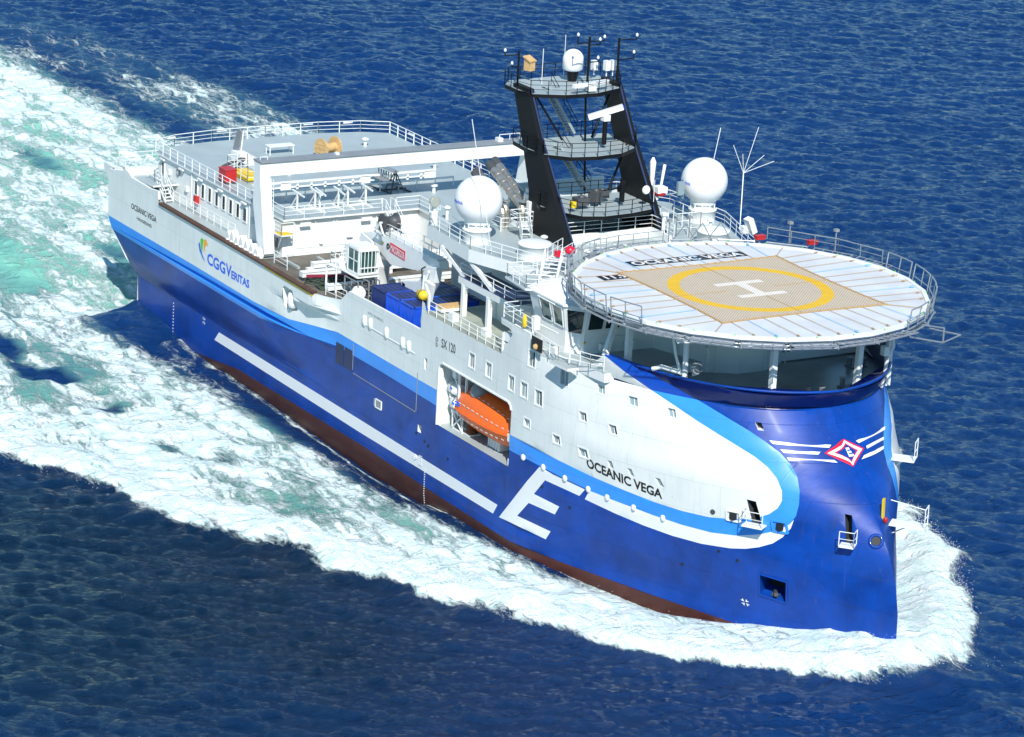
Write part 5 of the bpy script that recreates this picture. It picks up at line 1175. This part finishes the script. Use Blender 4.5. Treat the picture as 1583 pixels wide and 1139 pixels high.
slab('locker_deck',[(47.55,-3.2),(50.6,-3.2),(50.6,1.6),(47.55,1.6)],14.0,14.15,['white','deck'])
# spare hoses and tools on the working deck
t=empty('rope_pile',(39.4,-12.8,10.75),'tangled green ropes heaped on the working deck by the ship\'s rail','rope pile')
b=MB(); rr=random.Random(3)
for k in range(26):
    c=Vector((rr.uniform(-1.0,1.3),rr.uniform(-.9,3.6),rr.uniform(.05,.45))); ring_mb(b,c,Euler((rr.uniform(-.3,.3),rr.uniform(-.3,.3),0)).to_quaternion(),rr.uniform(.35,.9),.06,14,5)
b.build('ropes',nmat('rope_green',(.045,.075,.05),.85,var=.5,vscale=2),t)
t=empty('red_boom',(39.3,-12.0,11.05),'dark red steel arm lying across the green ropes','steel arm',rz=1.2)
b=MB(); b.bar((-2.2,0,.4),(2.2,.2,.45),.22,.2); b.build('arm_tube',nmat('oxide_red',(.28,.02,.05),.5,var=.2),t); MB().box((2.1,.2,.4),(.5,.4,.35)).build('arm_end','crimson',t)
t=empty('lifting_tackle',(40.0,-9.6,10.75),'small yellow lifting frame on the working deck near the green ropes','tackle')
b=MB(); b.box((.3,.3,.3),(1.4,.5,.45)); b.build('block','yellow',t); b=MB(); b.tube((0,0,.4),(-1.0,-.8,1.1),.06,6); b.tube((.2,.5,.4),(-1.0,-.8,1.1),.06,6); b.build('arm','yellow',t)
t=empty('deck_winch',(33.4,-7.0,10.75),'cream deck winch in front of the white deckhouse wall','winch')
b=MB(); b.lathe((0,0,.75),[(.7,-.6),(.7,-.5),(.4,-.48),(.4,.48),(.7,.5),(.7,.6)],20,axis='y'); b.build('drum','plastic',t); b=MB(); b.box((0,0,.2),(1.4,1.7,.4)); b.box((.4,.9,.7),(.6,.4,.6)); b.build('bed','plastic',t)
t=empty('pipe_rack',(45.6,-12.4,10.62),'grey steel racks full of pipes between the crane post and the hull side','rack')
b=MB()
for x in (-1.4,-.2,1.0):
    for y in (-1.0,0,1.0): b.bar((x,y,0),(x,y,2.3),.09,.09,up=(1,0,0))
for z in (.8,1.6,2.3):
    for y in (-1,0,1): b.bar((-1.4,y,z),(1.0,y,z),.08,.08)
b.build('rack_frame','grey',t); b=MB(); rr=random.Random(5)
for k in range(20): x=rr.uniform(-1.4,1.0); z=rr.choice((.2,.95,1.75)); b.tube((x,-1.1,z),(x+.1,1.1,z),rr.uniform(.06,.16),8)
b.build('pipes','dgrey',t)
t=empty('rescue_boat_cover',(58.8,-13.0,13.9),'tan folded cover on a white stand at the aft end of the side deck','cover')
b=MB(); b.box((.5,1.2,.35),(1.0,2.2,.18)); b.build('cover','ply',t); b=MB(); b.bar((-.2,-.4,-.2),(-.2,-.4,1.2),.16,.16,up=(1,0,0)); b.bar((-.2,-.4,1.2),(-.9,-.4,1.9),.16,.16); b.bb(0,1,.1,2.3,0,.26); b.build('stand','white',t)
# side deck rails and gallery rails
railing([(59.5,-13.9,13.85),(71.3,-13.9,13.85)],ship,sp=1.3)
railing([(58.9,-6.6,13.8),(58.9,-1.0,13.8)],ship); b=MB(); stairs_mb(b,(60.6,-6.6,13.8),(58.0,-6.6,11.0),.9); b.build('stairs','white',ship)
railing([(45.3,-9.0,10.6),(49.0,-9.0,10.6)],ship,h=1.3); railing([(47.6,-6.6,10.8),(47.6,-.5,10.8)],ship,h=1.2)
b=MB(); stairs_mb(b,(51.3,-5.6,14.0),(53.6,-6.4,11.6),.9); b.build('stairs','white',ship)
b=MB(); b.lathe((58.75,-13.6,12.9),[(.75,-.15),(.8,0),(.7,.15)],18,axis='y'); b.lathe((46.4,-13.2,12.0),[(.55,-.3),(.6,0),(.5,.3)],16,axis='x'); b.build('hose_drum','white',ship)
railing([(45.0,-13.6,10.7),(42.6,-14.3,10.9)],ship,h=1.1,sp=1.2)
# ================================================================ SEA
SEA=-1.2
rng=np.random.default_rng(11)
def vnoise(x,y,sc,seed,octs=4,gain=.55,ax=1.,ay=1.):
    r=np.zeros_like(x); a=1.; tot=0
    for o in range(octs):
        g=np.random.default_rng(seed*97+o).random((256,256)); X=x*ax/sc*(2**o)+seed*13.7; Y=y*ay/sc*(2**o)+seed*7.1
        i=np.floor(X).astype(int); j=np.floor(Y).astype(int); fx=X-i; fy=Y-j; fx=fx*fx*(3-2*fx); fy=fy*fy*(3-2*fy); i&=255; j&=255; i1=(i+1)&255; j1=(j+1)&255
        r+=a*((g[i,j]*(1-fx)+g[i1,j]*fx)*(1-fy)+(g[i,j1]*(1-fx)+g[i1,j1]*fx)*fy); tot+=a; a*=gain
    return r/tot
def axis(c0,c1,st,far):
    core=list(np.arange(c0,c1,st)); out=[];s=st;p=core[-1]
    while p<far: s*=1.35; p+=s; out.append(p)
    lo=[];s=st;p=core[0]
    while p>-far: s*=1.35; p-=s; lo.append(p)
    return np.array(lo[::-1]+core+out)
ax=axis(-145,128,.36,6000.); ay=axis(-72,182,.36,6000.)
X,Y=np.meshgrid(ax,ay,indexing='ij'); NX,NY=X.shape
# wind waves from a directional spectrum (crests lie across the line of sight)
Lt=110.; N=512; k1=np.fft.fftfreq(N,Lt/N)*2*np.pi; KX,KY=np.meshgrid(k1,k1,indexing='ij'); K=np.hypot(KX,KY); K[0,0]=1
wd=R(140); V=2.5; Lw=V*V/9.81; P=np.exp(-1/(K*Lw)**2)/K**4*(((KX*math.cos(wd)+KY*math.sin(wd))/K)**2*.85+.15)*np.exp(-(K*.12)**2); P[0,0]=0
hh=np.real(np.fft.ifft2(np.sqrt(P)*(rng.normal(size=(N,N))+1j*rng.normal(size=(N,N))))); hh/=hh.std()
def tile(x,y,h,L):
    u=(x/L%1)*N; v=(y/L%1)*N; i=u.astype(int)%N; j=v.astype(int)%N; fx=u-np.floor(u); fy=v-np.floor(v); i1=(i+1)%N; j1=(j+1)%N
    return (h[i,j]*(1-fx)+h[i1,j]*fx)*(1-fy)+(h[i,j1]*(1-fx)+h[i1,j1]*fx)*fy
core=np.clip(1-np.maximum(0,np.hypot(np.maximum(0,np.abs(X+8)-140),np.maximum(0,np.abs(Y-55)-130)))/60,0,1)
WV=(.075*tile(X,Y,hh,Lt)+.055*tile(X*.9+Y*.43,-X*.43+Y*.9,hh,270.)+.04*tile(X*.95-Y*.31,X*.31+Y*.95,hh,71.))*core
WV+=.25*(vnoise(X,Y,28,3,2)-.5)*core
Z=WV.copy()
aY=np.abs(Y)
yo=np.interp(X,[-200,-60,0,38,45,56,65,75,83,90,95,98,102,104,107,109.6,111.2],[78,62,52,42.4,39.7,35.2,31.4,27.6,24.4,21.2,18.6,16.8,13.4,10.2,7.0,4.0,.5])
yoP=np.interp(X,[-200,-60,0,38,56,65,75,83,88,94,98.5,104.3,107,109.2],[78,62,52,42,33,29,23,20.3,18.8,15.8,12.2,8.2,5.4,2.5]); yo=np.where(Y>0,yoP,yo)
edge_n=(vnoise(X,Y,9,5,4)-.5)*7+(vnoise(X,Y,3,7,3)-.5)*2.5
d=yo+edge_n*np.clip((112-X)/25,.25,1)-aY      # >0 inside the bow wave
front=np.clip((110.6+ (vnoise(X,Y,4,9,3)-.5)*2-X)/2.5,0,1)
def sst(a,b_,v): t=np.clip((v-a)/(b_-a),0,1); return t*t*(3-2*t)
# half width of the waterline
hw=np.interp(X,[0,3.9,4,60,78,84,90,95,99,103,105.2],[0,0,13.8,14,12.2,10.2,7.8,5.6,3.6,1.4,0.1])
gap=aY-hw
inside=sst(-.9,1.3,d)*front
bandw=np.interp(X,[-60,20,50,70,85,100],[5,6.5,7,9,12,12])
band=inside*(1-sst(bandw*.6,bandw*1.7,d+ (vnoise(X,Y,5,15,4)-.5)*4))
stbd=Y<0
lace=vnoise(X,Y,14,21,5,.6,.5,1.15); lace2=vnoise(X,Y,5,23,4,.6,.38,1.25)
interior=inside*(.645+1.25*(lace-.5)+1.1*(lace2-.5)-.10*sst(55,20,X)+.2*sst(60,85,X))
# dark slots along the hull side and the furrow amidships
gapw=np.interp(X,[0,8,20,40,60,75,90,105],[6,7,5,3.4,3.,2.4,1.1,.5]); hullgap=sst(.35,1.25,gap/(gapw*(.6+.8*lace)))
interior=interior*np.where((X>2)&(X<100),.34+.66*hullgap,1)
furrow=(Y<0)*np.exp(-((aY-np.interp(X,[-60,0,30,46,57],[31,31,29,27.5,24.5]))/2.3)**2)*np.clip((62-X)/8,0,1)*sst(.42,.62,vnoise(X,Y,8,31,3,ax=.5))
interior=interior-.9*furrow*sst(.42,.6,vnoise(X,Y,5,33,3))
port_fade=np.where(Y>0,np.clip((X+10)/40,0,1),1.)
armp=np.where(Y>0,np.exp(-((aY-30-(lace-.5)*7)/6.5)**4)*(.66+1.0*(lace2-.5)+.8*(lace-.5))*sst(-170,-90,X)*sst(30,-10,X),0)
stern_w=18+np.clip(-X,0,200)*.03
wake=sst(3,-3,X)*sst(stern_w+6,stern_w-4,aY+ (lace-.5)*14)
wk=wake*(.575+1.0*(lace-.5)+1.0*(lace2-.5)+.12*np.exp(-((aY-14)/5)**2))
darks=np.exp(-(((X+53)/7)**2+((Y-1)/1.6)**2))+np.exp(-(((X+16)/6)**2+((Y+7)/1.6)**2))+.8*np.exp(-(((X+30)/9)**2+((Y+17)/1.8)**2))
sb_quarter=np.where(stbd,1,port_fade)
foam=np.maximum(interior*sb_quarter,armp)
foam=np.maximum(foam*(1-.25*sst(0,-60,X)),wk)
foam=np.maximum(foam,band*np.where(Y>0,np.clip((X+30)/60,.0,1),1.)*1.0)
foam=foam*(1-.85*np.clip(darks,0,1)); fcut=furrow*sst(.46,.6,vnoise(X,Y,5,33,3)); foam=foam*(1-.8*fcut)
# thin white line where water meets the plating, splash under the stem
line=np.exp(-((gap-.35)/.3)**2)*((X>6)&(X<100))*.75; foam=np.maximum(foam,line)
stern_thin=((X>-6)&(X<14)&(Y<0))*sst(8,2,gap)*sst(.35,.6,lace2+.1); foam=foam*(1-.6*stern_thin)  # last term thins the foam beside the starboard stern quarter
spray=np.exp(-((X-104.5)/4.5)**2-((aY-3.0)/3.2)**2); foam=np.maximum(foam,np.clip(spray*1.6,0,1.0)*(d>-.6))
foam=np.clip(foam,0,1.15)*core
aer=np.clip(sst(0,6,d)*front*.55*np.where(Y>0,port_fade,1)+wake*1.0*sst(22,14,np.where(X<0,aY,0))+armp*.18,0,1)*np.where(X>2,sst(.6,1.5,gap/gapw),1)*(.5+.9*vnoise(X,Y,16,41,3))
aer=aer*(.45+1.1*vnoise(X,Y,3.5,71,4,.6))*(1-.55*sst(-60,-140,X)*sst(6,22,aY)); aer=np.clip(aer-.9*fcut-.2*furrow-.6*np.clip(darks,0,1),0,1)*core
# relief
wl=np.interp(X,[0,9,17,30,45,52,58,67,76,83,88,92,98,103,106,108],[.3,.0,-1.4,-1.65,-2.2,-2.45,-2.2,-1.3,-1.2,-2.0,-2.4,-1.8,-.7,-.05,.2,-.6])-SEA
near=np.exp(-np.clip(gap,0,99)/3.0)*((X>-8)&(X<112)); Z=Z*(1-.6*near)+wl*near
ridge=np.exp(-((d-2.6)/2.6)**2)*np.interp(X,[-100,0,50,85,100,110],[.2,.45,.75,1.0,1.1,.5]); Z+=ridge*core*(.7+.6*lace2)
Z+=inside*(1-near)*(vnoise(X,Y,2.4,51,4,.6)-.5)*.75+wake*(vnoise(X,Y,4,53,4,.6)-.5)*.9
Z+=spray*.9*(.5+vnoise(X,Y,1.3,57,3))
Z-=np.clip(furrow,0,1)*.5
me=bpy.data.meshes.new('sea'); nv=NX*NY
co=np.stack([X,Y,Z+SEA],-1).reshape(-1).astype(np.float32)
I=np.arange(NX-1)[:,None]*NY+np.arange(NY-1)[None,:]; Q=np.stack([I,I+NY,I+NY+1,I+1],-1).reshape(-1,4); nf=len(Q)
me.vertices.add(nv); me.vertices.foreach_set('co',co); me.loops.add(nf*4); me.polygons.add(nf)
me.loops.foreach_set('vertex_index',Q.reshape(-1).astype(np.int32)); me.polygons.foreach_set('loop_start',np.arange(0,nf*4,4,dtype=np.int32)); me.polygons.foreach_set('use_smooth',np.ones(nf,bool))
painted_reflection=np.clip(1.15*np.exp(-(((X-74)/42)**2+((Y+44)/30)**2))*(.6+.9*vnoise(X,Y,22,61,3)),0,1)  # dark reflection painted into the water colour off the starboard side
for nm,arr in (('foam',foam),('aerated',aer),('painted_reflection',painted_reflection)):
    at=me.attributes.new(nm,'FLOAT','POINT'); at.data.foreach_set('value',arr.reshape(-1).astype(np.float32))
me.update(calc_edges=True); me.validate()
sea=link(bpy.data.objects.new('sea',me)); tag(sea,kind='structure')
m=bpy.data.materials.new('sea_water'); m.use_nodes=True; nt=m.node_tree; B=nt.nodes['Principled BSDF']; nn=nt.nodes.new; lk=nt.links.new
def math_(op,a,b_=None,c=None):
    n=nn('ShaderNodeMath'); n.operation=op
    for i,v in enumerate((a,b_,c)):
        if v is None: continue
        if isinstance(v,(int,float)): n.inputs[i].default_value=v
        else: lk(v,n.inputs[i])
    return n.outputs[0]
tc=nn('ShaderNodeTexCoord'); 
def noise(scale,det=5,rot=0.,sx=1,sy=1,dist=0.,rough=.6):
    mp=nn('ShaderNodeMapping'); mp.inputs['Rotation'].default_value=(0,0,rot); mp.inputs['Scale'].default_value=(sx,sy,1); lk(tc.outputs['Object'],mp.inputs[0])
    n=nn('ShaderNodeTexNoise'); n.inputs['Scale'].default_value=scale; n.inputs['Detail'].default_value=det; n.inputs['Distortion'].default_value=dist; n.inputs['Roughness'].default_value=rough; lk(mp.outputs[0],n.inputs['Vector']); return n.outputs['Fac']
fa=nn('ShaderNodeAttribute'); fa.attribute_name='foam'; aa=nn('ShaderNodeAttribute'); aa.attribute_name='aerated'
F_=fa.outputs['Fac']; A_=aa.outputs['Fac']
n1=noise(.6,9,R(-8),.5,1.35,1.0,.66); n2=noise(2.6,6,0,.8,1.2,.8,.65); n3=noise(7.5,5,.4,.8,1.3,1.4,.7)
fl=math_('ADD',math_('MULTIPLY',math_('SUBTRACT',n1,.5),1.9),math_('ADD',math_('MULTIPLY',math_('SUBTRACT',n2,.5),.8),math_('MULTIPLY',math_('SUBTRACT',n3,.5),.3)))
tot=math_('ADD',F_,math_('MULTIPLY',fl,math_('MINIMUM',math_('MULTIPLY',F_,2.2),1.)))
mr=nn('ShaderNodeMapRange'); mr.interpolation_type='SMOOTHSTEP'; mr.inputs[1].default_value=.34; mr.inputs[2].default_value=.80; lk(tot,mr.inputs[0]); mask=mr.outputs[0]
mixd=nn('ShaderNodeMix'); mixd.data_type='RGBA'; lk(noise(.03,3),mixd.inputs['Factor']); mixd.inputs[6].default_value=(.003,.026,.10,1); mixd.inputs[7].default_value=(.004,.036,.145,1)
ta=nn('ShaderNodeAttribute'); ta.attribute_name='painted_reflection'; mixs=nn('ShaderNodeMix'); mixs.data_type='RGBA'; lk(ta.outputs['Fac'],mixs.inputs['Factor']); lk(mixd.outputs[2],mixs.inputs[6]); mixs.inputs[7].default_value=(.002,.016,.042,1); B.inputs['Specular IOR Level'].default_value=.36
mixa=nn('ShaderNodeMix'); mixa.data_type='RGBA'; lk(math_('MINIMUM',math_('MULTIPLY',A_,1.1),1.),mixa.inputs['Factor']); lk(mixs.outputs[2],mixa.inputs[6]); mixa.inputs[7].default_value=(.22,.56,.44,1)
mixf=nn('ShaderNodeMix'); mixf.data_type='RGBA'; lk(mask,mixf.inputs['Factor']); lk(mixa.outputs[2],mixf.inputs[6]); mfc=nn('ShaderNodeMix'); mfc.data_type='RGBA'; mrf=nn('ShaderNodeMapRange'); mrf.inputs[1].default_value=.38; mrf.inputs[2].default_value=.66; lk(noise(.9,8,.2,.5,1.4,1.,.68),mrf.inputs[0]); lk(mrf.outputs[0],mfc.inputs['Factor']); mfc.inputs[6].default_value=(.60,.80,.75,1); mfc.inputs[7].default_value=(.90,.93,.92,1); lk(mfc.outputs[2],mixf.inputs[7])
lk(mixf.outputs[2],B.inputs['Base Color'])
rr_=nn('ShaderNodeMapRange'); lk(mask,rr_.inputs[0]); rr_.inputs[3].default_value=.10; rr_.inputs[4].default_value=.85; lk(rr_.outputs[0],B.inputs['Roughness'])
B.inputs['IOR'].default_value=1.333; rr_.inputs[3].default_value=.09
def stepn(o,a,b_):
    q_=nn('ShaderNodeMapRange'); q_.interpolation_type='SMOOTHSTEP'; q_.inputs[1].default_value=a; q_.inputs[2].default_value=b_; lk(o,q_.inputs[0]); return q_.outputs[0]
h=math_('ADD',math_('MULTIPLY',stepn(noise(1.0,4,R(139),1,.33,.25),.5,.68),.34),math_('ADD',math_('MULTIPLY',noise(4.2,7,R(134),1,.45,.4,.72),.36),math_('MULTIPLY',noise(13,4,R(140),1,.6),.09)))
h=math_('ADD',h,math_('MULTIPLY',mask,math_('ADD',.2,math_('ADD',math_('MULTIPLY',n2,.34),math_('MULTIPLY',n3,.08)))))
bp=nn('ShaderNodeBump'); bp.inputs['Strength'].default_value=1.; bp.inputs['Distance'].default_value=.42; lk(h,bp.inputs['Height']); lk(bp.outputs[0],B.inputs['Normal'])
me.materials.append(m)

# droplets thrown up along the breaking crest
rs=np.random.default_rng(5); b=MB(); cnt=0
fi=lambda x,y:(np.searchsorted(ax,x)-1,np.searchsorted(ay,y)-1)
V=[];Fc=[]
while cnt<16000:
    x=rs.uniform(20,109.5); s_=-1 if rs.random()<.62 else 1
    if s_>0 and x<78: continue
    if rs.random()>((x-10)/100)**1.2: continue
    yy=np.interp(x,[38,45,56,65,75,83,90,95,100,104,107,109.2],[42,39.3,34.5,30.6,26.8,23.6,20.6,17.8,13.5,8.6,4.6,.8]) if s_<0 else np.interp(x,[75,83,88,94,98.5,104.3,107,109.2],[23,19.8,18.4,15.4,11.8,7.6,4.4,.8])
    y=s_*(yy-rs.exponential(2.2)+rs.normal(0,.7)); i,j=fi(x,y)
    if foam[i,j]<.25 and rs.random()<.85: continue
    z=SEA+Z[i,j]+rs.exponential(.16)+.02; r=rs.uniform(.012,.034)
    n=len(V); a=rs.uniform(0,6.28); 
    for k in range(3): V.append((x+r*math.cos(a+k*2.1),y+r*math.sin(a+k*2.1),z-r*.4))
    V.append((x,y,z+r)); Fc+=[(n,n+1,n+3),(n+1,n+2,n+3),(n+2,n,n+3),(n+2,n+1,n)]; cnt+=1
b.add(V,Fc); sp=b.build('bow_spray',nmat('spray_white',(.88,.9,.9),.6),None); tag(sp,'white droplets thrown up along the breaking bow wave','spray',kind='stuff')
# ================================================================ light, sky, camera
AZ,EL=R(-24),R(43)
w=bpy.data.worlds.new('World'); S.world=w; w.use_nodes=True; nt=w.node_tree
sk=nt.nodes.new('ShaderNodeTexSky'); sk.sky_type='NISHITA'; sk.sun_disc=False; sk.sun_elevation=EL; sk.sun_rotation=math.pi/2-AZ; sk.air_density=1.2; sk.dust_density=0.; sk.ozone_density=4
tn=nt.nodes.new('ShaderNodeMix'); tn.data_type='RGBA'; tn.blend_type='MULTIPLY'; tn.inputs['Factor'].default_value=1; nt.links.new(sk.outputs[0],tn.inputs[6]); tn.inputs[7].default_value=(.66,.93,1.0,1); nt.links.new(tn.outputs[2],nt.nodes['Background'].inputs[0]); nt.nodes['Background'].inputs[1].default_value=.115
L=bpy.data.lights.new('sun','SUN'); L.energy=4.9; L.angle=R(.53); L.color=(1,.97,.93)
lo_=bpy.data.objects.new('sun',L); COL.objects.link(lo_); sd=Vector((math.cos(AZ)*math.cos(EL),math.sin(AZ)*math.cos(EL),math.sin(EL))); lo_.rotation_euler=sd.to_track_quat('Z','Y').to_euler(); lo_.location=sd*300
q=[2.96626733e+02,-1.47913486e+02,9.15367298e+01,2.60193012,2.92086839e-01,5.38631279e-02,5497.82853]
yaw,pitch,roll=q[3:6]
F_=Vector((math.cos(yaw)*math.cos(pitch),math.sin(yaw)*math.cos(pitch),-math.sin(pitch))); Rt=F_.cross(Vector((0,0,1))).normalized(); Up=Rt.cross(F_)
R2=Rt*math.cos(roll)+Up*math.sin(roll); U2=-Rt*math.sin(roll)+Up*math.cos(roll)
cd=bpy.data.cameras.new('camera'); co_=bpy.data.objects.new('camera',cd); COL.objects.link(co_)
mt=Matrix((R2,U2,-F_)).transposed().to_4x4(); mt.translation=Vector(q[:3]); co_.matrix_world=mt
cd.sensor_width=36; cd.lens=q[6]/1583*36; cd.clip_start=1; cd.clip_end=20000
S.camera=co_
S.view_settings.view_transform='Standard'; S.view_settings.look='None'; S.view_settings.exposure=0.19; S.view_settings.gamma=1
